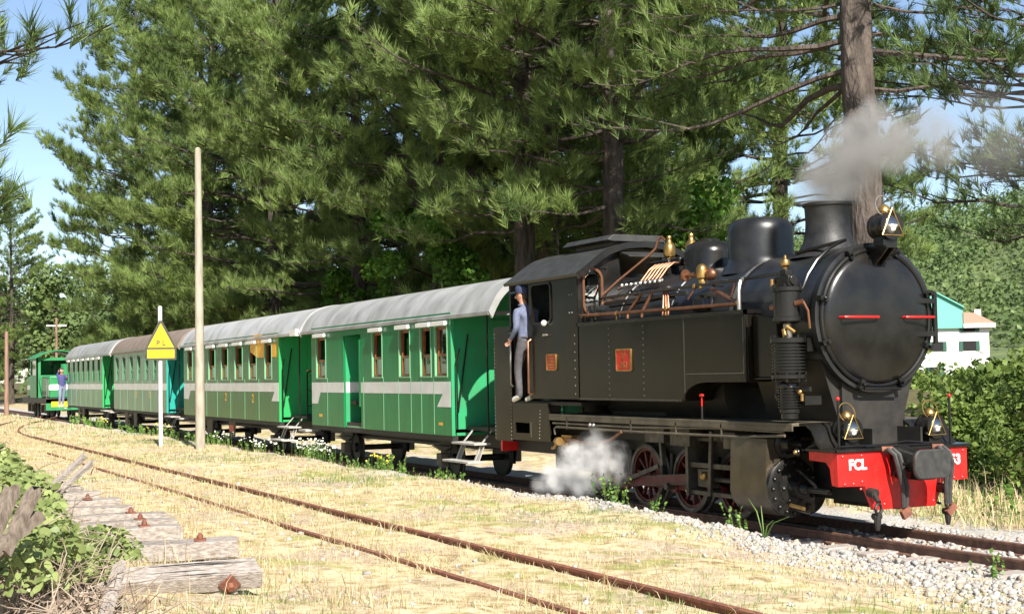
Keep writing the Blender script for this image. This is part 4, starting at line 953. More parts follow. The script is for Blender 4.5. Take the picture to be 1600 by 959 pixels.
MB().prism([(-3.085, 2.715), (-2.395, 2.715), (-2.74, 3.36)], 'x', -37.394, -37.388).build('triangle_plate', 'yellow_sign', SG, 0)
MB().box(-37.394, -37.388, -3.095, -2.385, 2.435, 2.665).build('lower_plate', 'yellow_sign', SG, 0)
text_part('P L', .20, 'sign_edge', SG, (-37.385, -2.74, 2.83), ROT_FRONT, .003, bold=.004)
for x, y, z1, lab, r_ in ((-79.3, -2.02, 4.6, 'rusty wooden pole standing alone beyond the diesel, near the picture edge', .13),
                       (-104, 4.07, 6.4, 'thin far pole with a crossbar above the diesel cab', .12), (-103, 6.2, 5.4, 'short rusty far pole top over the last coach', .12), (-91, 7.9, 5.6, 'far pole top behind the brown coach roof', .11)):
    q = thing('wooden_pole', (x, y, .1), lab, 'pole', 'old line poles')
    MB().cyl((x, y, -.2), (x, y, z1), r_, r_*.7, 10).build('post', 'pole_wood', q)
    if 'crossbar' in lab: MB().box(x-.03, x+.03, y-.7, y+.7, z1-.6, z1-.5).build('crossbar', 'pole_white', q)
# ------------------------------------------------------------------ old sleepers
def plank(name, c, d, rz, rx, ry, m, label, group, seed, bolt=None, top=True):
    """weathered beam with worn, split faces; d = (across, along, high), long axis Y"""
    rnd = random.Random(seed); t = thing(name, c, label, 'sleeper' if name == 'railway_sleeper' else 'beam', group)
    bm = bmesh.new(); bmesh.ops.create_cube(bm, size=1)
    bmesh.ops.scale(bm, vec=d, verts=bm.verts); bmesh.ops.bevel(bm, geom=bm.edges, offset=.012, segments=2, affect='EDGES')
    bmesh.ops.subdivide_edges(bm, edges=[e for e in bm.edges if abs((e.verts[0].co-e.verts[1].co).y) > .3], cuts=14)
    for v in bm.verts:
        y = v.co.y*3; v.co.z += .006*math.sin(y*2.1+seed)+rnd.uniform(-.003, .003); v.co.x += .006*math.sin(y*1.7+2*seed)+rnd.uniform(-.003, .003)
        if abs(v.co.y) > d[1]/2-.03: v.co.y += rnd.uniform(-.014, .014)
    me = bpy.data.meshes.new('timber'); bm.to_mesh(me); bm.free(); me.materials.append(M[m]); o = bpy.data.objects.new('timber', me); COL.objects.link(o); o.parent = t
    rot = Matrix.Rotation(rz, 3, 'Z') @ Matrix.Rotation(ry, 3, 'Y') @ Matrix.Rotation(rx, 3, 'X')
    t.rotation_euler = rot.to_euler()
    # drying cracks as thin sunken slivers
    cr = MB()
    for i in range(5):
        x = rnd.uniform(-.4, .4)*d[0]; y0 = rnd.uniform(-.45, .1)*d[1]; l_ = rnd.uniform(.2, .5)*d[1]; z = d[2]/2
        cr.add([(x-.003, y0, z+.0075), (x+.004, y0+l_*.5, z+.0075), (x+.001, y0+l_, z+.0075), (x-.008, y0+l_*.5, z+.0075)], [(0, 1, 2, 3)])
    ORG['x'] = Vector()
    k = cr.build('drying_crack', 'dark', None, 0); k.parent = t
    if bolt:
        (bx, by, bz, face) = bolt
        b = MB()
        if face == 'top': b.box(bx-.075, bx+.075, by-.055, by+.055, bz, bz+.014).cyl((bx, by, bz+.014), (bx, by, bz+.05), .028, n=6).sphere((bx, by, bz+.055), .02, 8, 4)
        else: b.obox((bx+.008, by, bz), (.014, .13, .13), Matrix.Rotation(.75, 3, 'X')).cyl((bx+.014, by, bz), (bx+.06, by, bz-.01), .03, n=6)
        bo = b.build('bolt_plate', 'rust', None, 30, .003); bo.parent = t
    return t
G_ = 'old sleepers lying beside the siding'
SL = lambda *a, **k: plank('railway_sleeper', *a, **k)
SL((-10.86, -8.46, .335), (.24, 1.62, .15), .02, .0, .42, 'old_wood_grain', 'nearest old sleeper tipped on edge with a rusty square plate on its face', G_, 1, (.12, .55, -.01, 'side'))
SL((-10.95, -8.5, .235), (.24, 1.35, .10), -.03, 0, .05, 'old_wood_grain', 'half-buried timber under the nearest tipped sleeper', G_, 2)
SL((-12.93, -8.18, .315), (.30, 1.78, .16), -.22, 0, .04, 'old_wood_grain', 'second nearest sleeper lying flat with one rusty bolt plate on top', G_, 3, (.02, .55, .082, 'top'))
SL((-14.45, -8.34, .31), (.27, 1.75, .15), -.05, 0, 0, 'old_wood_grain', 'third sleeper from the camera, first of the close-set row', G_, 4, (0, .52, .077, 'top'))
SL((-15.15, -8.22, .31), (.27, 1.75, .15), -.03, 0, .02, 'old_wood_grain', 'fourth sleeper in the row, with a bolt plate near its end', G_, 5, (0, .50, .077, 'top'))
SL((-16.1, -8.14, .30), (.27, 1.8, .15), -.06, 0, 0, 'old_wood_grain', 'fifth sleeper in the row, end sticking out toward the siding', G_, 6, (.02, .5, .077, 'top'))
SL((-17.2, -8.25, .30), (.27, 1.7, .15), -.03, 0, 0, 'old_wood_grain', 'sixth sleeper in the row, pale and split', G_, 7)
SL((-18.3, -8.2, .30), (.27, 1.7, .15), -.05, 0, .02, 'old_wood_grain', 'seventh sleeper in the row, partly under brambles', G_, 8, (0, .45, .077, 'top'))
SL((-19.6, -8.25, .30), (.27, 1.75, .15), .0, 0, 0, 'old_wood_grain', 'second farthest sleeper of the row', G_, 9)
SL((-20.8, -8.3, .29), (.27, 1.75, .15), -.02, 0, 0, 'old_wood_grain', 'farthest sleeper of the row, next to the dry grass', G_, 10)
mat('shaded_wood', (.20, .16, .125), .9, 0, (.10, .075, .055), 22, .5, 45, stretch=(1.5, 1.5, .6))  # wood colour darkened to stand in for shade on the leaning posts
def post(p0, p1, wd, th, label, seed, m='shaded_wood', grp='broken timbers in the brambles'):
    p0 = Vector(p0); p1 = Vector(p1); a = (p1-p0); t = thing('broken_timber', p0, label, 'timber', grp); rnd = random.Random(seed)
    ax = a.normalized(); u = ax.cross(Vector((.3, -.6, .7))).normalized(); v = u.cross(ax); vs = []; fs = []; n = 10
    for i in range(n):
        f = i/(n-1)
        for (s, q) in ((-1, -1), (0, -1.06), (1, -1), (1.05, 0), (1, 1), (0, 1.04), (-1, 1), (-1.04, 0)):
            e = rnd.uniform(-.006, .006); lift = rnd.uniform(-.02, .035) if i == n-1 else 0
            vs.append(p0+a*f+u*(s*wd/2+e)+v*(q*th/2+e)+ax*lift)
    for i in range(n-1):
        for k in range(8): fs.append((i*8+k, i*8+(k+1) % 8, (i+1)*8+(k+1) % 8, (i+1)*8+k))
    fs += [tuple(range(8)), tuple(range((n-1)*8, n*8))]
    MB().add(vs, fs).build('timber', m, t, 30); return t
post((-8.72, -9.93, .78), (-9.02, -9.70, 1.21), .085, .07, 'split weathered post leaning over the brambles, outermost of the pair', 1)
post((-8.75, -9.78, .86), (-8.96, -9.58, 1.20), .075, .06, 'split weathered post leaning beside its twin in the brambles', 2)
post((-8.93, -9.55, 1.06), (-8.72, -9.86, .86), .07, .06, 'short rotten crosspiece nailed across the leaning posts', 3)
post((-13.12, -8.93, .90), (-12.95, -8.65, 1.19), .075, .035, 'pale grey double board poking up behind the brambles, upper slat', 4, 'old_wood')
post((-13.05, -8.88, .86), (-12.88, -8.60, 1.13), .075, .035, 'pale grey double board poking up behind the brambles, lower slat', 5, 'old_wood')
post((-9.35, -9.1, .34), (-9.62, -8.95, .62), .07, .06, 'short rotten stake end among dead leaves below the brambles', 6, 'old_wood_grain')

# ------------------------------------------------------------------ people
def person(name, label, J, E, reg, loc, catg='person'):
    """J: joint -> (x,y,z,r); E: edges; reg: joint -> material slot"""
    names = list(J); me = bpy.data.meshes.new(name)
    me.from_pydata([J[k][:3] for k in names], [(names.index(a), names.index(b)) for a, b in E], [])
    o = bpy.data.objects.new('tmp_body', me); COL.objects.link(o)
    sk = o.modifiers.new('skin', 'SKIN'); sk.use_smooth_shade = True; sk.branch_smoothing = .3
    for i, k in enumerate(names):
        d = me.skin_vertices[0].data[i]; r = J[k][3]; d.radius = r if hasattr(r, '__len__') else (r, r); d.use_root = (k == 'pelvis')
    ss = o.modifiers.new('sub', 'SUBSURF'); ss.levels = 2; ss.render_levels = 2
    dg = bpy.context.evaluated_depsgraph_get(); m2 = bpy.data.meshes.new_from_object(o.evaluated_get(dg)); bpy.data.objects.remove(o)
    m2.materials.clear(); slots = []
    for s in reg.values():
        if s not in slots: slots.append(s); m2.materials.append(M[s])
    P = np.array([J[k][:3] for k in names]); A = np.array([names.index(a) for a, b in E]); B = np.array([names.index(b) for a, b in E])
    for f in m2.polygons:
        c = np.array(f.center); ab = P[B]-P[A]; t = np.clip(((c-P[A])*ab).sum(1)/np.maximum((ab**2).sum(1), 1e-9), 0, 1)
        dd = ((c-(P[A]+ab*t[:, None]))**2).sum(1); i = int(dd.argmin()); f.material_index = slots.index(reg[E[i][1]]); f.use_smooth = True
    m2.transform(Matrix.Translation(-Vector(loc)))
    body = bpy.data.objects.new(name, m2); COL.objects.link(body); body.location = loc; ORG[body.name] = Vector(loc)
    return tag(body, label, catg)
def hand(J, E, reg, side, wrist, d, up_, m='skin'):
    """palm and five fingers; d = pointing direction, up_ = thumb side"""
    w_ = Vector(wrist); d = Vector(d).normalized(); u = Vector(up_).normalized(); u = (u-d*u.dot(d)).normalized(); nrm = d.cross(u)
    k = side+'_palm'; J[k] = (*(w_+d*.06), (.036, .022)); E.append((side+'_wrist', k)); reg[k] = m
    for i, (o_, l_) in enumerate(((.028, .065), (.010, .075), (-.010, .07), (-.028, .055))):
        b = w_+d*.09+u*o_; c = b+d*l_*.5-nrm*.012; e = c+d*l_*.3-nrm*.03
        for nm, p_, r_ in (('a', b, .0095), ('b', c, .0085), ('c', e, .0075)): J[f'{side}_f{i}{nm}'] = (*p_, r_); reg[f'{side}_f{i}{nm}'] = m
        E.extend([(k, f'{side}_f{i}a'), (f'{side}_f{i}a', f'{side}_f{i}b'), (f'{side}_f{i}b', f'{side}_f{i}c')])
    a = w_+d*.035+u*.035; b = a+d*.03+u*.022
    J[side+'_t0'] = (*a, .010); J[side+'_t1'] = (*b, .0085); reg[side+'_t0'] = m; reg[side+'_t1'] = m
    E.extend([(k, side+'_t0'), (side+'_t0', side+'_t1')])
def man(name, label, O, pose, cloth):
    """O: foot point; pose offsets as dict of (x,y,z)"""
    J = {}; rad = dict(pelvis=(.15, .115), belly=(.145, .115), chest=(.165, .12), neck0=(.075, .07), neck=(.055, .055), head0=(.075, .07), head=(.098, .082), crown=(.075, .065), nose=.018, nose0=.03,
        l_ear=.018, r_ear=.018, l_sh=.075, r_sh=.075, l_el=.052, r_el=.052, l_wrist=.032, r_wrist=.032, l_hip=.10, r_hip=.10, l_knee=.068, r_knee=.068, l_ank=.048, r_ank=.048, l_heel=.042, r_heel=.042, l_toe=(.045, .03), r_toe=(.045, .03))
    for k, v in pose.items(): J[k] = (O[0]+v[0], O[1]+v[1], O[2]+v[2], rad[k])
    E = [('pelvis', 'belly'), ('belly', 'chest'), ('chest', 'neck0'), ('neck0', 'neck'), ('neck', 'head0'), ('head0', 'head'), ('head', 'crown'), ('head', 'nose0'), ('nose0', 'nose'), ('head', 'l_ear'), ('head', 'r_ear')]
    for s in 'lr': E += [('chest', s+'_sh'), (s+'_sh', s+'_el'), (s+'_el', s+'_wrist'), ('pelvis', s+'_hip'), (s+'_hip', s+'_knee'), (s+'_knee', s+'_ank'), (s+'_ank', s+'_heel'), (s+'_ank', s+'_toe')]
    E = [e for e in E if not e[1].endswith('heel')]; J = {k: v for k, v in J.items() if not k.endswith('heel')}
    reg = {}
    for k in J:
        if k in ('pelvis',) or k.endswith(('hip', 'knee', 'ank')): reg[k] = cloth[1]
        elif k.endswith('toe'): reg[k] = cloth[2]
        elif k in ('belly', 'chest', 'neck0') or k.endswith(('_sh', '_el', '_wrist')): reg[k] = cloth[0]
        else: reg[k] = 'skin'
    for s in 'lr':
        wv = Vector(J[s+'_wrist'][:3]); el_ = Vector(J[s+'_el'][:3]); hand(J, E, reg, s, wv, wv-el_, (0, 0, 1))
    return person(name, label, J, E, reg, O), J
# driver on the cab step, facing the coaches (-X)
O = (-19.22, -1.02, 1.41)
pose = dict(pelvis=(0, 0, .93), belly=(.01, -.01, 1.12), chest=(.02, -.02, 1.33), neck0=(-.0, -.03, 1.47), neck=(-.03, -.035, 1.52), head0=(-.055, -.04, 1.575), head=(-.06, -.045, 1.66), crown=(-.045, -.045, 1.745),
    nose0=(-.125, -.095, 1.635), nose=(-.157, -.122, 1.615), l_ear=(.005, -.115, 1.65), r_ear=(-.115, .03, 1.65),
    l_sh=(.03, -.185, 1.40), r_sh=(.02, .15, 1.40), l_el=(.12, -.235, 1.14), r_el=(-.08, .17, 1.15), l_wrist=(-.05, -.25, .98), r_wrist=(-.20, .08, 1.02),
    l_hip=(-.0, -.10, .87), r_hip=(.0, .09, .87), l_knee=(-.09, -.12, .50), r_knee=(.07, .06, .50), l_ank=(-.01, -.13, .10), r_ank=(.14, .02, .10), l_toe=(-.22, -.16, .035), r_toe=(-.05, -.02, .035))
drv, J = man('person', 'man in navy cap, blue shirt and grey trousers standing in the locomotive cab doorway', O, pose, ('shirt_blue', 'trousers', 'shoe'))
hx, hy, hz = J['head'][:3]
fd = Vector((-.78, -.62, 0)).normalized(); fs_ = Vector((-fd.y, fd.x, 0)); H0 = Vector((hx, hy, hz))
def hp(a, b, c): return H0+fd*a+fs_*b+Vector((0, 0, c))
cp_ = MB().lathe([(.108, -.01), (.114, .02), (.117, .055), (.105, .09), (.06, .112), (.002, .118)], (hx+.008, hy+.005, hz+.035), (.10, .06, 1), 18, True)
vz = [hp(.085, -.085, .035), hp(.185, -.06, .02), hp(.205, 0, .016), hp(.185, .06, .02), hp(.085, .085, .035)]
cp_.add(vz+[v+Vector((0, 0, .012)) for v in vz], [(0, 1, 2, 3, 4), (9, 8, 7, 6, 5), (0, 5, 6, 1), (1, 6, 7, 2), (2, 7, 8, 3), (3, 8, 9, 4), (4, 9, 5, 0)])
cp_.build('cap', 'cap_navy', drv, split=False)
MB().sphere(hp(-.035, 0, -.01), .085, 12, 8, (.95, .95, 1.0)).build('hair', 'hair', drv)
MB().sphere(hp(.088, -.034, .012), .011, 8, 6).sphere(hp(.088, .034, .012), .011, 8, 6).build('eye', 'dark', drv, split=False)
mo = hp(.086, 0, -.058); MB().obox(mo, (.012, .045, .008), Matrix((fd, fs_, Vector((0, 0, 1)))).transposed()).build('mouth', 'trousers', drv)
# shirt collar, belt and cuffs
MB().torus((J['neck'][0], J['neck'][1], J['neck'][2]-.02), (0, 0, 1), .068, .018, 16, 6).build('collar', 'shirt_blue', drv)
MB().torus((J['pelvis'][0], J['pelvis'][1], J['pelvis'][2]+.07), (0, 0, 1), .135, .018, 20, 6).build('belt', 'hair', drv)
# man hanging on the last coach's rear step
O2 = (-65.05, -1.22, .70)
pose2 = {k: (-v[0], v[1], v[2]) for k, v in pose.items()}
pose2.update(l_el=(-.2, -.2, 1.45), l_wrist=(-.38, -.12, 1.58), r_el=(.15, .2, 1.2), r_wrist=(.28, .15, 1.3))
m2_, J2 = man('person', 'man in purple-blue top and pale jeans holding on at the last coach rear step', O2, pose2, ('overall_blue', 'jeans', 'shoe'))
hx, hy, hz = J2['head'][:3]
MB().sphere((hx-.02, hy, hz+.045), .10, 12, 8, (1, .95, .75)).build('hair', 'hair', m2_)

# ------------------------------------------------------------------ house on the far slope
HC = Vector((-101, 86, 1.0))
hd = Vector((-101, 86+10.7, 0)).normalized(); side = Vector((hd.y, -hd.x, 0))        # side points to the right of the view
HR = Matrix((side, hd, Vector((0, 0, 1)))).transposed()
HS_ = thing('house', HC, 'white house with green gable and tiled roof on the slope beyond the locomotive', 'house')
def hput(q, name, m, par):
    q.v = [tuple(HC+HR@Vector(v)) for v in q.v]; return q.build(name, m, par, 0)
def hb_(name, x0, x1, y0, y1, z0, z1, m, par=None): return hput(MB().box(x0, x1, y0, y1, z0, z1), name, m, par or HS_)
hb_('wall', -6, 3.1, 0, 8, -3.5, 4.5, 'house_white')
gw = hput(MB().prism([(-6, 4.35), (.82, 4.35), (.82, 6.3), (-1.6, 7.7), (-6, 5.4)], 'y', -.35, 6), 'gable_wall', 'house_green', HS_)
hput(MB().prism([(.95, 6.26), (.95, 6.4), (-1.6, 7.9), (-1.6, 7.76)], 'y', -.6, 6.2), 'gable_edge', 'house_green', HS_)
hput(MB().prism([(.84, 4.52), (3.7, 4.52), (3.7, 4.75), (1.9, 5.75), (.84, 5.85)], 'y', -.45, 8.4), 'roof', 'tile_roof', HS_)
hb_('eave', .84, 3.72, -.50, -.455, 4.35, 4.74, 'house_white'); hb_('chimney', 1.9, 2.5, 3, 3.6, 5.3, 6.2, 'house_white')
for x0, z0, x1, z1 in ((.75, 2.2, 1.9, 3.1), (-2.1, 2.2, -1.1, 3.1), (.8, 4.0, 1.9, 4.33), (-2.4, -.3, -1.4, .7)):
    wn = hb_('window', x0, x1, -.06, -.003, z0, z1, 'dark'); hb_('shutter', x0-.35, x0-.02, -.1, -.03, z0, z1, 'shutter', wn); hb_('shutter', x1+.02, x1+.35, -.1, -.03, z0, z1, 'shutter', wn)
SH_ = thing('garden_shed', (-64, 51, -.6), 'low shed with pink roof below the white house', 'shed')
HC = Vector((-64, 51, -.6))
mat('pink_roof', (.46, .30, .25), .8, 0, (.38, .23, .18), 6)
hb_('wall', -1.5, .8, 0, 3, -1.0, .95, 'house_white', SH_)
hput(MB().prism([(-.6, .4), (.3, 1.6), (.4, 1.6), (-.5, .4)], 'x', -1.7, 1.0), 'roof', 'pink_roof', SH_)

# ------------------------------------------------------------------ end of buildings
# ------------------------------------------------------------------ vegetation generators
def tuft_proto(rng, n=20, spread=.75, wd=.07):
    V = []; F = []
    for i in range(n):
        h = rng.uniform(-.25, .35); a = rng.uniform(0, 2*math.pi); sp = rng.uniform(.35, spread)
        d = np.array([math.cos(a)*sp, math.sin(a)*sp, 1.0]); d /= np.linalg.norm(d); l = rng.uniform(.7, 1.0)
        b = np.array([0, 0, h]); s = np.cross(d, rng.normal(size=3)); s /= np.linalg.norm(s)
        k = len(V); V += [b-s*wd*.5, b+s*wd*.5, b+d*l+s*wd*.12]; F.append((k, k+1, k+2))
    return np.array(V), np.array(F)
def pine_data(seed, H, z0, Rm, nwh, tuft, step=.24, az=None, up=.18, trunk_r=.34, prof=None, lowdroop=.12, needles=20, wd=.07, lean=0):
    rng = np.random.default_rng(seed)
    limbs = MB(); trunk = MB(); P = []; D = []
    tx = lambda z: np.array([lean*z+.10*math.sin(z*.35+seed), .08*math.sin(z*.27+2*seed), z])
    zz = np.linspace(-.4, H, 70); NS = 26; tv = []; tf = []
    for i, z in enumerate(zz):
        c_ = tx(z); r_ = trunk_r*(1-.90*max(0, z)/H)*(1+.3*math.exp(-max(0, z)*1.2))
        for k in range(NS):
            a = 2*math.pi*k/NS; q = 1+.045*math.sin(3*a+z*.9)+.03*math.sin(7*a-z*2.1)+rng.uniform(-.045, .045); tv.append((c_[0]+r_*q*math.cos(a), c_[1]+r_*q*math.sin(a), z))
    for i in range(len(zz)-1):
        for k in range(NS): tf.append((i*NS+k, i*NS+(k+1) % NS, (i+1)*NS+(k+1) % NS, (i+1)*NS+k))
    trunk.add(tv, tf)
    for wi in range(nwh):
        t = (wi+rng.uniform(-.2, .2))/nwh; t = min(max(t, 0), .985); z = z0+(H-z0)*t
        pr = (prof(t) if prof else min(1, .62+t*2.2)*(1-t)**.62)
        for k in range(rng.integers(5, 7)):
            a = rng.uniform(0, 2*math.pi)
            if az is not None and wi < az[2] and rng.uniform() < .8: a = rng.normal(az[0], az[1])
            L_ = Rm*pr*rng.uniform(.72, 1.12)
            if L_ < .35: continue
            dr = np.array([math.cos(a), math.sin(a), 0]); sd = np.array([-dr[1], dr[0], 0]); b = tx(z+rng.uniform(-.3, .3))
            slope = -lowdroop+(.75*t+up*rng.uniform(-.4, 1)); curl = rng.uniform(.05, .28)
            bend = rng.normal(0, .10)
            w1, w2, f1 = rng.uniform(.01, .035), rng.uniform(.01, .03), rng.uniform(5, 11)
            pt = lambda s: b+dr*L_*s*(1-.06*s)+sd*L_*(bend*s*s+w1*math.sin(f1*s))+np.array([0, 0, L_*(slope*s+curl*(s*s-.35*s)+w2*math.sin(f1*1.3*s+k))])
            ss = np.linspace(0, 1, 9); r0 = max(.014, .0115*L_*(1-.4*t))*rng.uniform(.7, 1.25)
            limbs.tube([pt(s) for s in ss], [r0*(1-.85*s) for s in ss], 5, False)
            s = rng.uniform(.34, .48)
            while s < 1.0:
                side = 1 if rng.uniform() < .5 else -1
                tl = (.40*L_*(1.05-s)+.35)*rng.uniform(.6, 1.15); an = rng.uniform(.55, 1.1)
                td = dr*math.cos(an)+sd*side*math.sin(an)+np.array([0, 0, rng.uniform(-.05, .35)]); td /= np.linalg.norm(td)
                q0 = pt(s); q1 = q0+td*tl+np.array([0, 0, .10*tl])
                limbs.tube([q0, q1], [.012+.006*tl, .006], 3, False)
                m = max(2, int(tl/step)); 
                for j in range(m):
                    f = .20+.80*(j+rng.uniform(.2, 1))/m
                    P.append(q0+td*tl*f+np.array([0, 0, .10*tl*f*f])+rng.normal(0, .05, 3)*np.array([1.6, 1.6, 2.6])); D.append(td*.55+np.array([0, 0, .75])+rng.normal(0, .38, 3))
                s += rng.uniform(.055, .10)*max(1, 2.6/L_)
            P.append(pt(1.0)); D.append(dr*.6+np.array([0, 0, .8]))
    P = np.array(P); D = np.array(D)
    X, Y, Z = axes_from(D, rng); parts = []; grp = rng.integers(0, 5, len(P)); sc = tuft*rng.uniform(.6, 1.35, len(P))
    for g in range(5):
        pv, pf = tuft_proto(rng, needles, .8, wd); k = grp == g
        V, F = scatter(pv, pf, P[k], X[k], Y[k], Z[k], sc[k]); parts.append((V, F, 0))
    V, F, I = cat(parts)
    return trunk, limbs, V, F, len(P)
PROTO = {}
def pine_tree(key, loc, rot, sc, label, group='pine trees behind the train', m='pine', bark='bark', **kw):
    if key not in PROTO:
        tr, lb, V, F, n_ = pine_data(**kw); PROTO[key] = (tr, lb, V, F)
        root = thing('pine_tree', (0, 0, 0), label, 'tree', group)
        tr.build('trunk', bark, root); lb.build('limbs', bark if bark == 'bark' else 'bark_pale', root, 0, split=False); arr_obj('crown', V, F, [m], parent=root)
        PROTO[key] = root; root.location = loc; root.rotation_euler = (0, 0, rot); root.scale = (sc,)*3
        return root
    r = clone(PROTO[key], None, loc, rot, sc); r['label'] = label; r['group'] = group
    return r
LEAF = (np.array([[-.5, 0, 0], [0, -.32, .06], [.5, 0, 0], [0, .32, .06]]), np.array([[0, 1, 2], [0, 2, 3]]))
def leaf_cloud(rng, lobes, n, size, shell=.55, upb=.5):
    """lobes: (cx,cy,cz,rx,ry,rz)"""
    Lb = np.array(lobes, float); wv = (Lb[:, 3]*Lb[:, 4]*Lb[:, 5])**.7; k = rng.choice(len(Lb), n, p=wv/wv.sum())
    d = rng.normal(size=(n, 3)); d /= np.linalg.norm(d, axis=1, keepdims=True)
    r = shell+(1-shell)*rng.uniform(0, 1, n)**.5
    r *= 1+.16*np.sin(d[:, 0]*7+k)*np.sin(d[:, 1]*6+2*k)
    pos = Lb[k, :3]+d*r[:, None]*Lb[k, 3:]
    nrm = d*.6+rng.normal(0, .55, (n, 3))+np.array([0, 0, upb])
    X, Y, Z = axes_from(nrm, rng)
    return scatter(*LEAF, pos, X, Y, Z, size*rng.uniform(.6, 1.4, n))
def broad_tree(name, loc, H, rad, label, seed, n=9000, size=.28, m='broadleaf', group=None, lobes_n=14, trunk_h=.35, catg='tree', tr=.12, bark='bark'):
    rng = np.random.default_rng(seed); root = thing(name, loc, label, catg, group); L0 = Vector(loc)
    lobes = []
    for i in range(lobes_n):
        a = rng.uniform(0, 6.28); rr = rad*rng.uniform(.15, .72); z = H*(trunk_h+(1-trunk_h)*rng.uniform(.08, .86)); q = rad*(rng.uniform(.26, .46) if catg == 'tree' else rng.uniform(.16, .42))*(1.15-.5*z/H)
        lobes.append((loc[0]+rr*math.cos(a)*(1.2-.7*z/H), loc[1]+rr*math.sin(a)*(1.2-.7*z/H), loc[2]+z, q, q, q*.8))
    tb = MB().tube([L0+Vector((0, 0, -.3)), L0+Vector((.05, 0, H*.3)), L0+Vector((0, .1, H*.8))], [tr*1.2, tr, tr*.3], 8)
    for lb in lobes[:8]: tb.tube([L0+Vector((0, 0, H*.25)), (L0+Vector((0, 0, H*.35))+Vector(lb[:3]))/2, Vector(lb[:3])], [tr*.5, tr*.3, tr*.08], 5)
    tb.build('trunk', bark, root, split=False)
    V, F = leaf_cloud(rng, lobes, n, size); 
    if catg == 'bush':
        Pl = []
        for i in range(70):
            lb = lobes[rng.integers(0, len(lobes))]; d = rng.normal(size=3); d[2] = abs(d[2])+.3; d /= np.linalg.norm(d); l_ = rng.uniform(.25, .75)*min(1.6, rad*.5)
            p0 = np.array(lb[:3])+d*np.array(lb[3:])*.8
            for j in range(12): f = j/11; Pl.append(p0+d*l_*f+np.array([0, 0, -.25*l_*f*f])+rng.normal(0, size*.35, 3))
        Pl = np.array(Pl); X_, Y_, Z_ = axes_from(rng.normal(size=Pl.shape)+np.array([0, 0, .5]), rng); V2, F2 = scatter(*LEAF, Pl, X_, Y_, Z_, size*rng.uniform(.5, 1.3, len(Pl)))
        V, F, _i = cat([(V, F, 0), (V2, F2, 0)])
    arr_obj('crown', V, F, [m], parent=root)
    return root
# ------------------------------------------------------------------ pines behind the train
full = lambda t: min(1, .70+t*2.0)*(1-t**1.9)**.8
A1 = dict(seed=3, H=27, z0=2.9, Rm=6.6, nwh=29, tuft=.40, step=.095, trunk_r=.34, needles=24, wd=.055, prof=full)
A2 = dict(seed=8, H=25, z0=2.8, Rm=6.2, nwh=28, tuft=.38, step=.095, trunk_r=.32, needles=24, wd=.055, prof=full)
B1 = dict(seed=21, H=24, z0=5.2, Rm=5.2, nwh=24, tuft=.35, step=.11, trunk_r=.33, needles=24, wd=.055, prof=full)
C1 = dict(seed=33, H=21, z0=6.3, Rm=5.8, nwh=20, tuft=.30, step=.15, trunk_r=.38, needles=26, wd=.05, az=(2.9, .6, 11), lowdroop=.13, up=.05, prof=lambda t: (1-t)**.45)
E1 = dict(seed=45, H=12.5, z0=3.3, Rm=4.4, nwh=20, tuft=.28, step=.15, trunk_r=.22, needles=26, wd=.05)
P_ = pine_tree
P_('A1', (-87, 6.5, .6), .3, 1.05, 'tall dense pine whose crown edge stands against the sky, above the diesel', **A1)
P_('A2', (-79, 8.5, .6), 5.5, 1.1, 'dense pine wedged between the first two dense pines over the last coach', **A2)
P_('A2', (-71, 7.0, .6), 1.1, 1.08, 'dense pine behind the pale coaches, next after the one above the diesel', **A2)
P_('A1', (-58, 6.6, .6), 2.2, 1.0, 'dense pine behind the tall concrete pole', **A1)
P_('A2', (-48.5, 6.8, .6), 3.4, 1.02, 'dense low-branched pine above the join of the two nearest coaches', **A2)
P_('A1', (-40.5, 6.6, .6), 4.4, .95, 'dense pine behind the windows of the nearest coach', **A1)
P_('B1', (-32.2, 5.6, .5), .4, 1.0, 'dark pine trunk behind the front end of the nearest coach', bark='bark', **B1)
P_('B1', (-34.2, 7.2, .6), 2.4, 1.05, 'pine trunk close behind another, over the locomotive cab rear', **B1)
P_('B1', (-29.3, 6.4, .5), 4.0, .98, 'thick pine trunk rising above the locomotive cab roof', **B1)
P_('C1', (-18.8, 5.4, .4), 0, 1.0, 'big pine with bare grey trunk and long side branches behind the chimney', bark='bark_pale', **C1)
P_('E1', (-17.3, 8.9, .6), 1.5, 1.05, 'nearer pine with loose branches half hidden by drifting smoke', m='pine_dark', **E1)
for i, (x, y, r_, s_, k_, lab) in enumerate((
    (-76, 13, 1.0, 1.0, 'A2', 'rear-row pine filling the gap above the last coach'),
    (-63, 13, 2.0, 1.05, 'A1', 'rear-row pine behind the sign and the brown-roofed coach'),
    (-52, 13.5, 3.0, 1.0, 'A2', 'rear-row pine behind the white-roofed coach'),
    (-44, 14, 5.0, .98, 'A1', 'rear-row pine above the nearest coach roof'),
    (-37.5, 12.5, .8, 1.0, 'A2', 'rear-row shaded pine behind the nearest coach front'),
    (-37, 17.5, 1.7, .9, 'A1', 'rear-row pine deep in shade behind the cab'))):
    P_(k_, (x, y, .9), r_, s_, lab)
P_('A2', (-116, -2.4, .2), 2.0, .84, 'far pine at the bend of the line beyond the diesel')
P_('A1', (-126, 3.5, .2), 0.5, .70, 'farther pine beside the one at the bend of the line')
P_('E1', (-14.4, -12.0, .2), 2.2, 1.0, 'overhanging pine at the picture edge, only branch tips showing against the sky', m='pine_dark')
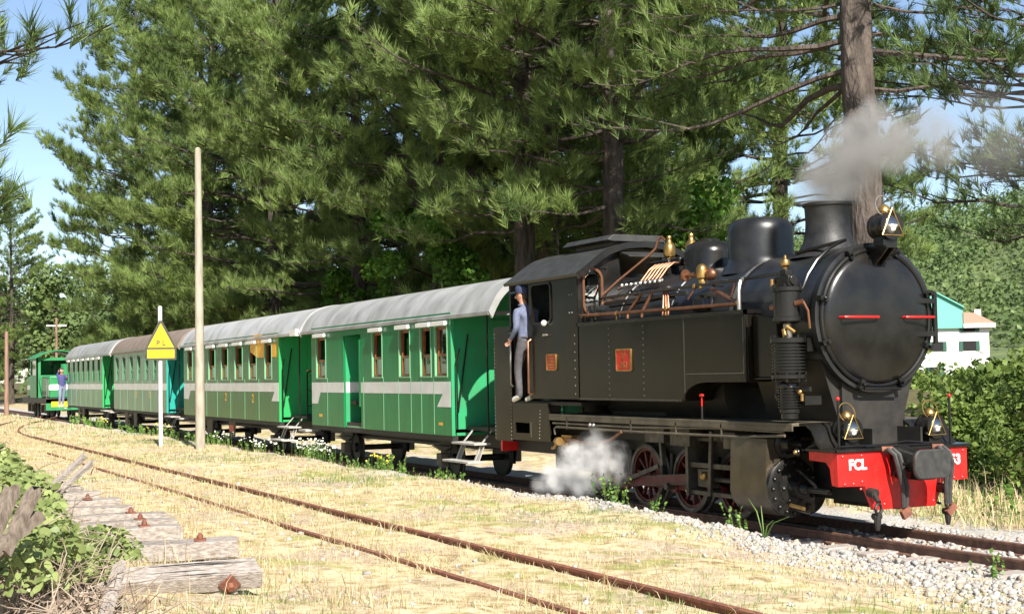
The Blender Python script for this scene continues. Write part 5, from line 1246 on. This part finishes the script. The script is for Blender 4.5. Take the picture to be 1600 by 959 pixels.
# pines on the camera side of the line, beyond the picture edge; added so the train's sides reflect dark trees
for o_, x, y, r_, s_, k_ in (('nearest', -27, -19, .7, .8, 'A1'), ('second', -38, -18, 1.9, .85, 'A2'), ('third', -49, -18.5, 3.1, .9, 'A1'), ('fourth', -60, -18, 4.0, .9, 'A2'), ('fifth', -71, -17, 5.2, .95, 'A1'), ('sixth', -83, -16, .2, .95, 'A2'), ('farthest', -96, -14, 2.6, 1.0, 'A1')):
    P_(k_, (x, y, .2), r_, s_, o_+' pine of the row along the siding, beyond the picture edge', 'pines along the siding beyond the picture edge')
# ------------------------------------------------------------------ broadleaf trees, bushes, far forest
for i, (x, y, H, rd, lab) in enumerate(((-38.2, 4.3, 6.6, 1.7, 'young broadleaf tree with bright leaves behind the nearest coach'), (-34.6, 4.2, 6.2, 1.5, 'bright leafy sapling between pine trunks, just behind the cab end of the coach'),
      (-30.0, 9.0, 7.2, 2.2, 'leafy understorey tree in shade behind the locomotive cab'), (-26.5, 10.5, 4.4, 2.2, 'leafy understorey tree behind the boiler domes'), (-44.0, 4.6, 5.2, 1.4, 'low leafy sapling behind the nearest coach rear'), (-40.8, 9.6, 6.4, 2.4, 'understorey broadleaf deep among the pines'),
      (-50, 10, 6.0, 2.6, 'shaded broadleaf thicket behind the white-roofed coach'), (-58, 11, 6.0, 2.8, 'shaded broadleaf thicket behind the concrete pole'), (-66, 11, 6.0, 3.0, 'shaded broadleaf thicket behind the yellow sign'))):
    broad_tree('broadleaf_tree', (x, y, .5), H, rd, lab, 60+i, 3800, .17, 'broadleaf', 'broadleaf trees among the pines', 12, .30, tr=.07)
for i, (x, y, H, rd, lab) in enumerate(((-120, 6, 12, 5, 'rounded broadleaf tree beyond the diesel cab'), (-116, 12, 11, 5, 'rounded broadleaf tree over the last coach roof'), (-112, 18, 12, 5.5, 'rounded broadleaf tree behind the far pole tops'), (-106, 22, 12, 5.5, 'rounded broadleaf tree behind the brown coach roof'), (-135, 2, 13, 6, 'farthest broadleaf tree above the bend of the line'), (-135, 12, 15, 6, 'tall far broadleaf tree rising behind the others'), (-128, 22, 16, 6.5, 'tall far broadleaf tree beside the dense pine edge'), (-100, 14, 8, 3.6, 'low broadleaf tree just behind the last coach'), (-92, 12, 7, 3.4, 'low broadleaf tree behind the coach roof beside the pine'))):
    broad_tree('broadleaf_tree', (x, y, .2), H, rd, lab, 90+i, 5200, .42, 'far_leaf', 'broadleaf trees at the bend of the line', 16, .10)
for i, (x, y, H, rd, n_, lab) in enumerate(((-14.2, 4.9, 2.3, 1.5, 4200, 'leafy bush right beside the red buffer beam'), (-12.8, 5.2, 3.2, 1.5, 5600, 'tall bush at the picture edge beyond the rails'), (-16.9, 5.6, 1.45, 1.3, 5200, 'bush behind the front lamps of the locomotive'), (-15.4, 8.0, 2.5, 1.7, 5600, 'leafy bush below the white house'), (-19.8, 9.5, 1.3, 1.9, 4500, 'low bush under the white house wall'), (-13.0, 9.0, 5.2, 2.2, 6500, 'small tree at the picture edge in front of the hillside'), (-26, 15, 1.2, 2.4, 4000, 'rounded bush farther down the slope by the shed'),
      (-40, 29, 1.2, 3.0, 4000, 'hedge-like bush on the slope just below the house'), (-33, 24, 1.5, 3.0, 4000, 'rounded bush on the slope between house and pine'), (-46, 30, 1.3, 3.2, 3600, 'rounded bush half hidden behind the smokebox'), (-52, 46, 1.6, 4.0, 4000, 'broad bush in the house garden'))):
    broad_tree('bush', (x, y, .1), H, rd, lab, 120+i, n_, .10 if y < 9 else (.15 if y < 14 else .26), 'shrub', 'bushes beyond the rails', 18, .02, 'bush', .03)
# hillside
hx_ = np.linspace(-420, -60, 46); hy_ = np.linspace(95, 420, 46); HX, HY = np.meshgrid(hx_, hy_, indexing='ij')
def hillz(x, y): return 33*np.exp(-(((x+215)/120)**2+((y-215)/95)**2))*(1+.12*np.sin(x*.05)*np.sin(y*.06))-.5
i_ = np.arange(46*46).reshape(46, 46); Fh = np.stack([i_[:-1, :-1], i_[1:, :-1], i_[1:, 1:], i_[:-1, 1:]], -1).reshape(-1, 4)
mat('hill_green', (.07, .10, .035), .95, 0, (.12, .15, .05), .3)
tag(arr_obj('hill', np.stack([HX, HY, hillz(HX, HY)], -1).reshape(-1, 3), Fh, ['hill_green'], smooth=True), 'wooded hillside', kind='structure')
rng = np.random.default_rng(5); lob = []
while len(lob) < 1500:
    x = rng.uniform(-330, -80); y = rng.uniform(105, 300); z = hillz(x, y)
    if z > 1 and .62 < math.atan2(-x, y+10.7) < 1.0: q = rng.uniform(2.2, 4.5); lob.append((x, y, z+q*.5, q, q, q*1.1))
V, F = leaf_cloud(rng, lob, 130000, .72, .6)
tag(arr_obj('hillside_wood', V, F, ['far_leaf', 'pine_dark'], (np.sin(V[F[:, 0], 0]*.21)*np.sin(V[F[:, 0], 1]*.17+1) > .25).astype(int)), 'mass of distant trees covering the hillside behind the house', 'trees', kind='stuff')
lob = []
for i in range(260):
    x = rng.uniform(-330, -150); y = rng.uniform(-6, 90)
    q = rng.uniform(3.5, 6.5); lob.append((x, y, rng.uniform(2, 9)+(-x-150)*.05, q, q, q*1.2))
V, F = leaf_cloud(rng, lob, 36000, 1.0, .7)
tag(arr_obj('distant_wood', V, F, ['far_leaf']), 'far wood closing the valley beyond the bend of the line', 'trees', kind='stuff')

# ------------------------------------------------------------------ stones
def stone_proto(rng):
    bm = bmesh.new(); bmesh.ops.create_icosphere(bm, subdivisions=1, radius=1)
    V = np.array([v.co[:] for v in bm.verts]); F = np.array([[v.index for v in f.verts] for f in bm.faces]); bm.free()
    return V*rng.uniform(.7, 1.25, (len(V), 1))*np.array([1, .8, .62]), F
def stones(name, pts, size, mats, label, rng):
    pts = np.array(pts); n_ = len(pts); parts = []; g = rng.integers(0, 6, n_)
    d = rng.normal(0, .5, (n_, 3)); d[:, 2] += 1; X, Y, Z = axes_from(d, rng); mi = (rng.uniform(0, 1, n_) < .3).astype(int)
    for k in range(6):
        pv, pf = stone_proto(rng); s = g == k
        V, F = scatter(pv, pf, pts[s], X[s], Y[s], Z[s], size[s]); parts.append((V, F, np.repeat(mi[s], len(pf))))
    V, F, I = cat(parts); return tag(arr_obj(name, V, F, mats, I), label, 'gravel', kind='stuff')
rng = np.random.default_rng(11)
n_ = 15000; x = -5-16*rng.beta(1.1, 1.9, n_); c_ = -1.55-.5*smooth01(-15, -7, x); y = c_+.1+rng.normal(0, 1, n_)*(.17+.24*smooth01(-17, -8, x))
k = (y < -.72) & (y > -3.2) & (rng.uniform(0, 1, n_) < .35+.65*(np.sin(x*2.3+1.7*np.sin(y*3))*np.sin(y*2.9+x*.8) > -.25)); x, y = x[k], y[k]; sz = rng.gamma(2.2, .0072, len(x)).clip(.006, .055)
stones('gravel', np.stack([x, y, gz(x, y)+sz*.25], -1), sz, ['stone_white', 'stone_tan'], 'pale gravel shoulder along the main rail', rng)
n_ = 5600; x = rng.uniform(-14, -3, n_); y = rng.uniform(-.95, 1.5, n_); k = (np.abs(np.abs(y)-.45) > .085); x, y = x[k], y[k]; sz = rng.gamma(4, .0068, len(x)).clip(.012, .05)
stones('ballast', np.stack([x, y, -.125+rng.uniform(-.02, .02, len(x))+np.where(np.abs(y) < .4, .012, 0)], -1), sz, ['stone_white', 'stone_tan'], 'loose ballast stones between and beside the main rails', rng)
n_ = 900; x = rng.uniform(-30, -6, n_); y = rng.uniform(-8.5, -2.0, n_); sz = rng.gamma(3, .007, n_).clip(.01, .05)
stones('scattered_stones', np.stack([x, y, gz(x, y)+sz*.2], -1), sz, ['stone_white', 'stone_tan'], 'small stones scattered through the dry grass', rng)

# ------------------------------------------------------------------ dry grass
def blades(rng, n, xr, yr, h, wd, dens=None, lean=.55):
    x = xr[0]+(xr[1]-xr[0])*rng.uniform(0, 1, n); y = rng.uniform(*yr, n)
    if dens is not None: k = rng.uniform(0, 1, n) < dens(x, y); x, y = x[k], y[k]
    n = len(x); z = gz(x, y)-.008; hh = h*rng.gamma(3, .33, n).clip(.25, 2.4); a = rng.uniform(0, 6.28, n); ln_ = rng.normal(0, lean, n)
    b = rng.uniform(0, 6.28, n); dx, dy = np.cos(a)*wd/2, np.sin(a)*wd/2; zero = np.zeros(n)
    base = np.stack([x, y, z], -1); s = np.stack([dx, dy, zero], -1); tip = base+np.stack([np.cos(b)*ln_*hh, np.sin(b)*ln_*hh, hh*(1-.25*np.abs(ln_).clip(0, 1.5))], -1)
    mid = base*.45+tip*.55+np.stack([-np.cos(b)*ln_*hh*.18, -np.sin(b)*ln_*hh*.18, hh*.12], -1)
    V = np.stack([base-s, base+s, mid+s*.7, mid-s*.7, tip], 1).reshape(-1, 3); o = (np.arange(n)*5)[:, None]
    F = np.concatenate([o+np.array([[0, 1, 2]]), o+np.array([[0, 2, 3]]), o+np.array([[3, 2, 4]])])
    return V, F, np.tile(np.arange(n), 3), x, y
rng = np.random.default_rng(17)
def patch(x, y, s, o): return .5+.25*np.sin(x*s+o+1.3*np.sin(y*s*.8))+.25*np.sin(y*s*1.3+2*o+np.sin(x*s*.7))
parts = []
for n_, xr, yr, h, wd in ((70000, (-20, -5), (-9.6, -1.6), .045, .006), (60000, (-46, -18), (-9.0, -1.5), .055, .010), (9000, (-80, -46), (-12, -1.8), .09, .03)):
    V, F, bi, x, y = blades(rng, n_, xr, yr, h, wd, lambda x, y: (.25+.75*patch(x, y, 1.9, .7))*(1-.75*smooth01(2.2, 1.4, -y)*(x > -19)))
    gi = np.where(patch(x, y, .8, 2.2)+rng.normal(0, .16, len(x)) > .76, 2, np.where(rng.uniform(0, 1, len(x)) < .22, 1, 0)); parts.append((V, F, gi[bi]))
# longer straw leaning over the siding rails and round the sleepers
for yc, n_ in ((-4.87, 3200), (-5.83, 3600)):
    V, F, bi, x, y = blades(rng, n_, (-34, -5), (yc-.28, yc+.28), .13, .007, lambda x, y: (patch(x, y, 2.6, yc) > .45)*.9, .9); parts.append((V, F, np.where(rng.uniform(0, 1, len(x)) < .2, 1, 0)[bi]))
V, F, bi, x, y = blades(rng, 5200, (-22, -9.5), (-9.0, -6.9), .15, .007, lambda x, y: (patch(x, y, 2.2, 4) > .4)*.8, .7); parts.append((V, F, np.where(rng.uniform(0, 1, len(x)) < .25, 1, 0)[bi]))
V, F, bi, x, y = blades(rng, 6000, (-20, -7), (1.6, 4.0), .22, .012, None, .6); parts.append((V, F, np.where(rng.uniform(0, 1, len(x)) < .3, 2, 0)[bi]))
V, F, I = cat(parts)
tag(arr_obj('dry_grass', V, F, ['straw', 'straw_dark', 'weed'], I), 'short straw-coloured grass between the tracks', 'grass', kind='stuff')
# green weeds along the train
def weed_patch(rng, cx, cy, rx, ry, n, h, wd, zf=gz):
    x = rng.normal(cx, rx, n); y = rng.normal(cy, ry, n); z = gz(x, y); P_l = []; D_l = []
    for i in range(n):
        hh = h*rng.uniform(.5, 1.2); tilt = rng.normal(0, .25, 2)
        for k in range(7):
            f = .15+.85*k/6; P_l.append((x[i]+tilt[0]*hh*f, y[i]+tilt[1]*hh*f, z[i]+hh*f)); D_l.append((rng.normal(0, 1), rng.normal(0, 1), rng.uniform(.1, .9)))
    P_l = np.array(P_l); D_l = np.array(D_l); X, Y, Z = axes_from(D_l, rng)
    return scatter(*LEAF, P_l, X, Y, Z, wd*rng.uniform(.5, 1.5, len(P_l)))
rng = np.random.default_rng(23)
wd_spots = [(-15.95, -1.45, .15, .10, 24, .32, .05, 'leafy green weed clump standing in front of the driving wheels'), (-14.9, -1.5, .10, .06, 8, .18, .04, 'smaller green weed on the gravel before the wheels'), (-13.2, -1.45, .12, .07, 9, .24, .05, 'thin weed on the gravel by the cylinder'),
            (-21.4, -1.5, .5, .12, 22, .18, .06, 'low weeds beside the nearest coach step'), (-23.9, -1.45, .4, .12, 20, .26, .06, 'yellowish weeds under the nearest coach'), (-26.2, -1.4, .8, .14, 24, .22, .06, 'green weeds under the middle of the nearest coach'),
            (-9.9, -.86, .10, .06, 8, .24, .05, 'green weed growing against the near rail'), (-9.1, -.95, .12, .06, 9, .22, .05, 'second weed against the near rail, farther from the locomotive'), (-45, -1.5, 3.0, .14, 34, .30, .10, 'weeds along the brown-roofed coach'), (-56, -1.5, 3.0, .15, 30, .32, .12, 'weeds along the last coach'), (-37, -1.5, 2.2, .14, 28, .26, .08, 'weeds behind the pole and sign bases'), (-12.9, 2.7, .5, .3, 26, .45, .08, 'tall weeds beyond the far rail in front of the bush')]
for cx, cy, rx, ry, n_, h_, w_, lab in wd_spots:
    V, F = weed_patch(rng, cx, cy, rx, ry, n_, h_, w_); t = thing('weed_clump', (cx, cy, float(gz(cx, cy))), lab, 'weeds', 'weeds along the track')
    arr_obj('leaves', V, F, ['weed'], parent=t)
# tall single stalks by the cylinder
sg = thing('grass_stalks', (-12.6, -1.5, 0), 'long green stalks bent over the gravel below the cylinder', 'weeds', 'weeds along the track')
q = MB()
for dx, dz, l_ in ((-.25, .42, .5), (.35, .28, .4), (-.06, .36, .1), (.12, .22, .2)): q.tube([(-12.6, -1.5, .0), (-12.6+dx*.5, -1.5, dz*.7), (-12.6+dx*1.2, -1.48, dz)], [.009, .007, .003], 5)
q.build('stalk', 'weed', sg)
# daisies beside the coaches
def daisies(cx, cy, rx, n, h, lab, col='petal', seed=1):
    rng = np.random.default_rng(seed); t = thing('daisy_plants', (cx, cy, float(gz(cx, cy))), lab, 'flowers', 'flowering plants along the coaches')
    V, F = weed_patch(rng, cx, cy, rx, .10, n, h*.8, .05); arr_obj('leaves', V, F, ['weed'], parent=t)
    x = rng.normal(cx, rx, n); y = rng.normal(cy, .1, n); hh = h*rng.uniform(.6, 1.15, n); st_ = MB()
    for i in range(n): st_.tube([(x[i], y[i], float(gz(x[i], y[i]))), (x[i]+rng.normal(0, .03), y[i], float(gz(x[i], y[i]))+hh[i])], .004, 3, False)
    st_.build('stems', 'weed', t, 0, split=False)['kind'] = 'stuff'
    P_l = np.array([(x[i]+rng.normal(0, .05), y[i]+rng.normal(0, .05), float(gz(x[i], y[i]))+hh[i]+rng.normal(0, .04)) for i in range(n) for _ in range(3)])
    D_l = rng.normal(0, .6, P_l.shape)+np.array([.4, -.5, .6]); X, Y, Z = axes_from(D_l, rng)
    a = np.linspace(0, 2*np.pi, 9)[:-1]; pv = np.concatenate([[[0, 0, .15]], np.stack([np.cos(a), np.sin(a), 0*a], -1)]); pf = np.array([[0, 1+i, 1+(i+1) % 8] for i in range(8)])
    V, F = scatter(pv, pf, P_l, X, Y, Z, .021*rng.uniform(.6, 1.3, len(P_l))); o = arr_obj('flower_heads', V, F, [col], parent=t); o['kind'] = 'stuff'
daisies(-28.4, -1.45, .75, 44, .36, 'bushy white daisies in bloom under the nearest coach', seed=1)
daisies(-24.4, -1.45, .5, 12, .26, 'yellow-flowered plants near the nearest coach wheel', 'petal_yellow', 2)
daisies(-32.6, -1.5, 1.2, 14, .30, 'white daisies by the white-roofed coach step', seed=3)
daisies(-36.8, -1.5, 1.0, 12, .32, 'white daisies beside the foot of the concrete pole', seed=4)
daisies(-43.5, -1.5, 1.6, 12, .34, 'yellow flowers by the teal end of the coach', 'petal_yellow', 5)
daisies(-53.8, -1.5, 1.0, 10, .36, 'yellow flowers between the two pale coaches', 'petal_yellow', 6)

# ------------------------------------------------------------------ brambles at the near corner
rng = np.random.default_rng(31)
LEAF5 = (np.array([[-.5, 0, 0], [-.15, -.34, .05], [.25, -.26, .03], [.55, 0, -.04], [.25, .26, .03], [-.15, .34, .05]]), np.array([[0, 1, 5], [1, 2, 5], [2, 4, 5], [2, 3, 4]]))
def bramble(lab, lobes, n, size, ntw, seed, dead=0):
    rng = np.random.default_rng(seed); Lb = np.array(lobes); c = Lb[0, :3]
    t = thing('bramble_bush', (c[0], c[1], float(gz(c[0], c[1]))), lab, 'bramble', 'brambles over the old sleepers')
    k = rng.integers(0, len(Lb), n); d = rng.normal(size=(n, 3)); d /= np.linalg.norm(d, axis=1, keepdims=True); d[:, 2] = np.abs(d[:, 2])*1.0-.15
    P_l = Lb[k, :3]+d*Lb[k, 3:]*rng.uniform(.55, 1.1, (n, 1)); X, Y, Z = axes_from(d*.5+rng.normal(0, .5, (n, 3))+np.array([0.2, -.2, .6]), rng)
    V, F = scatter(*LEAF5, P_l, X, Y, Z, size*rng.uniform(.5, 1.35, n)); arr_obj('leaves', V, F, ['bramble'], parent=t)
    tw = MB()
    for i in range(ntw):
        q = Lb[rng.integers(0, len(Lb))]; p0 = q[:3]+rng.normal(0, .6, 3)*q[3:]; p0[2] = max(float(gz(p0[0], p0[1])), p0[2]-q[5]*.5)
        dd = rng.normal(0, 1, 3); dd[2] = abs(dd[2])*.6; dd /= np.linalg.norm(dd); l_ = rng.uniform(.15, .5)
        tw.tube([p0, p0+dd*l_*.5+np.array([0, 0, .05]), p0+dd*l_], [.005, .004, .0025], 4, False)
    tw.build('stems', 'dead_twig', t, 0, split=False)['kind'] = 'stuff'
bramble('leafy bramble clump in front of the two nearest sleepers', [(-11.35, -8.75, .50, .32, .30, .26), (-11.9, -8.85, .46, .35, .30, .24), (-10.9, -8.98, .42, .26, .22, .20)], 1100, .075, 30, 1)
bramble('bramble mass round the split posts', [(-10.0, -9.5, .70, .5, .38, .34), (-9.3, -9.75, .62, .45, .34, .34), (-11.2, -9.4, .75, .6, .4, .36), (-10.4, -9.25, .52, .5, .3, .26)], 1500, .072, 110, 2)
bramble('leafy brambles spreading behind the split posts', [(-13.2, -9.25, .80, .7, .45, .36), (-14.6, -9.3, .85, .8, .45, .40), (-16.2, -9.15, .85, .9, .42, .42), (-12.3, -9.2, .66, .5, .35, .3)], 2600, .085, 60, 3)
# dead leaves and litter under the brambles
n_ = 5200; x = rng.uniform(-12.2, -7.6, n_); y = -9.35+rng.normal(0, .34, n_); z = gz(x, y)+rng.uniform(0, .22, n_)*np.exp(-((y+9.5)/.5)**2)
X, Y, Z = axes_from(rng.normal(0, .7, (n_, 3))+np.array([0, 0, .6]), rng); V, F = scatter(*LEAF5, np.stack([x, y, z], -1), X, Y, Z, .045*rng.uniform(.4, 1.5, n_))
tag(arr_obj('leaf_litter', V, F, ['dead_twig']), 'dead leaves heaped under the brambles', 'litter', kind='stuff')
tw = MB()
for i in range(420):
    x0 = rng.uniform(-11.5, -8.0); y0 = rng.uniform(-10.0, -9.0); p0 = np.array([x0, y0, float(gz(x0, y0))+rng.uniform(0, .35)]); dd = np.array([rng.normal(.2, .7), rng.normal(.2, .6), rng.normal(.15, .4)]); dd /= np.linalg.norm(dd); l_ = rng.uniform(.1, .42)
    tw.tube([p0, p0+dd*l_*.5+rng.normal(0, .03, 3), p0+dd*l_], [.0045, .004, .0025], 4, False)
tag(tw.build('dead_canes', 'dead_twig', None, 0), 'tangle of dry dead canes below the split posts', 'canes', kind='stuff')

# ------------------------------------------------------------------ smoke and steam
def volume(name, box, puffs, dens, col, nscale, label, lo=.35, hi=.7, aniso=0, detail=4):
    m = bpy.data.materials.new(name); m.use_nodes = True; n = m.node_tree.nodes; l = m.node_tree.links; n.remove(n['Principled BSDF']); out = n['Material Output']
    g = n.new('ShaderNodeNewGeometry'); pos = g.outputs['Position']
    t0 = n.new('ShaderNodeTexNoise'); t0.inputs['Scale'].default_value = nscale*.6; t0.inputs['Detail'].default_value = 2; l.new(pos, t0.inputs['Vector'])
    sb = n.new('ShaderNodeVectorMath'); sb.operation = 'SUBTRACT'; sb.inputs[1].default_value = (.5, .5, .5); l.new(t0.outputs['Color'], sb.inputs[0])
    sc = n.new('ShaderNodeVectorMath'); sc.operation = 'SCALE'; sc.inputs['Scale'].default_value = .9/nscale; l.new(sb.outputs[0], sc.inputs[0])
    ad = n.new('ShaderNodeVectorMath'); ad.operation = 'ADD'; l.new(pos, ad.inputs[0]); l.new(sc.outputs[0], ad.inputs[1]); wp = ad.outputs[0]
    cur = None
    for cx, cy, cz, r, a in puffs:
        d = n.new('ShaderNodeVectorMath'); d.operation = 'DISTANCE'; d.inputs[1].default_value = (cx, cy, cz); l.new(wp, d.inputs[0])
        mr = n.new('ShaderNodeMapRange'); mr.interpolation_type = 'SMOOTHSTEP'; mr.inputs[1].default_value = r; mr.inputs[2].default_value = 0; mr.inputs[3].default_value = 0; mr.inputs[4].default_value = a; l.new(d.outputs['Value'], mr.inputs[0])
        if cur is None: cur = mr.outputs[0]
        else:
            mx = n.new('ShaderNodeMath'); mx.operation = 'MAXIMUM'; l.new(cur, mx.inputs[0]); l.new(mr.outputs[0], mx.inputs[1]); cur = mx.outputs[0]
    t = n.new('ShaderNodeTexNoise'); t.inputs['Scale'].default_value = nscale; t.inputs['Detail'].default_value = detail; l.new(pos, t.inputs['Vector'])
    mr = n.new('ShaderNodeMapRange'); mr.interpolation_type = 'SMOOTHSTEP'; mr.inputs[1].default_value = lo; mr.inputs[2].default_value = hi; mr.inputs[3].default_value = .08; l.new(t.outputs[0], mr.inputs[0])
    mu = n.new('ShaderNodeMath'); mu.operation = 'MULTIPLY'; l.new(cur, mu.inputs[0]); l.new(mr.outputs[0], mu.inputs[1])
    m3 = n.new('ShaderNodeMath'); m3.operation = 'MULTIPLY'; m3.inputs[1].default_value = dens; l.new(mu.outputs[0], m3.inputs[0])
    pv = n.new('ShaderNodeVolumePrincipled'); pv.inputs['Color'].default_value = (*col, 1); pv.inputs['Anisotropy'].default_value = aniso; l.new(m3.outputs[0], pv.inputs['Density']); l.new(pv.outputs[0], out.inputs['Volume'])
    M[name] = m
    o = MB().box(*box).build(name, name, None, 0); return tag(o, label, 'smoke' if 'smoke' in name else 'steam', kind='stuff')
volume('smoke_plume', (-13.9, -9.6, -.9, 3.6, 3.80, 6.0), [(-13.22, 0, 3.82, .30, 1), (-13.25, 0, 4.0, .42, 1), (-13.0, .03, 4.15, .5, 1), (-12.75, .08, 4.42, .48, 1), (-12.45, .14, 4.66, .36, 1), (-12.3, .2, 4.40, .45, .8), (-12.0, .5, 4.45, .5, .3), (-11.6, 1.0, 4.4, .8, .045), (-11.0, 1.6, 4.4, 1.1, .02)], 20.0, (.50, .49, .48), 3.4, 'grey smoke puffing from the chimney and drifting forward', .28, .70)
volume('steam_cloud', (-18.2, -15.2, -2.0, -.95, .08, 1.2), [(-17.4, -1.42, .44, .34, 1), (-17.1, -1.38, .52, .30, 1), (-17.62, -1.42, .34, .26, 1), (-16.75, -1.34, .55, .34, .5), (-16.95, -1.36, .26, .22, .9), (-16.3, -1.3, .64, .40, .16), (-17.15, -1.38, .72, .24, .7), (-16.6, -1.34, .82, .34, .25), (-17.9, -1.42, .24, .25, .35)], 30, (.98, .98, .98), 5.6, 'white steam puff blowing out beside the driving wheels', .44, .64, detail=7)
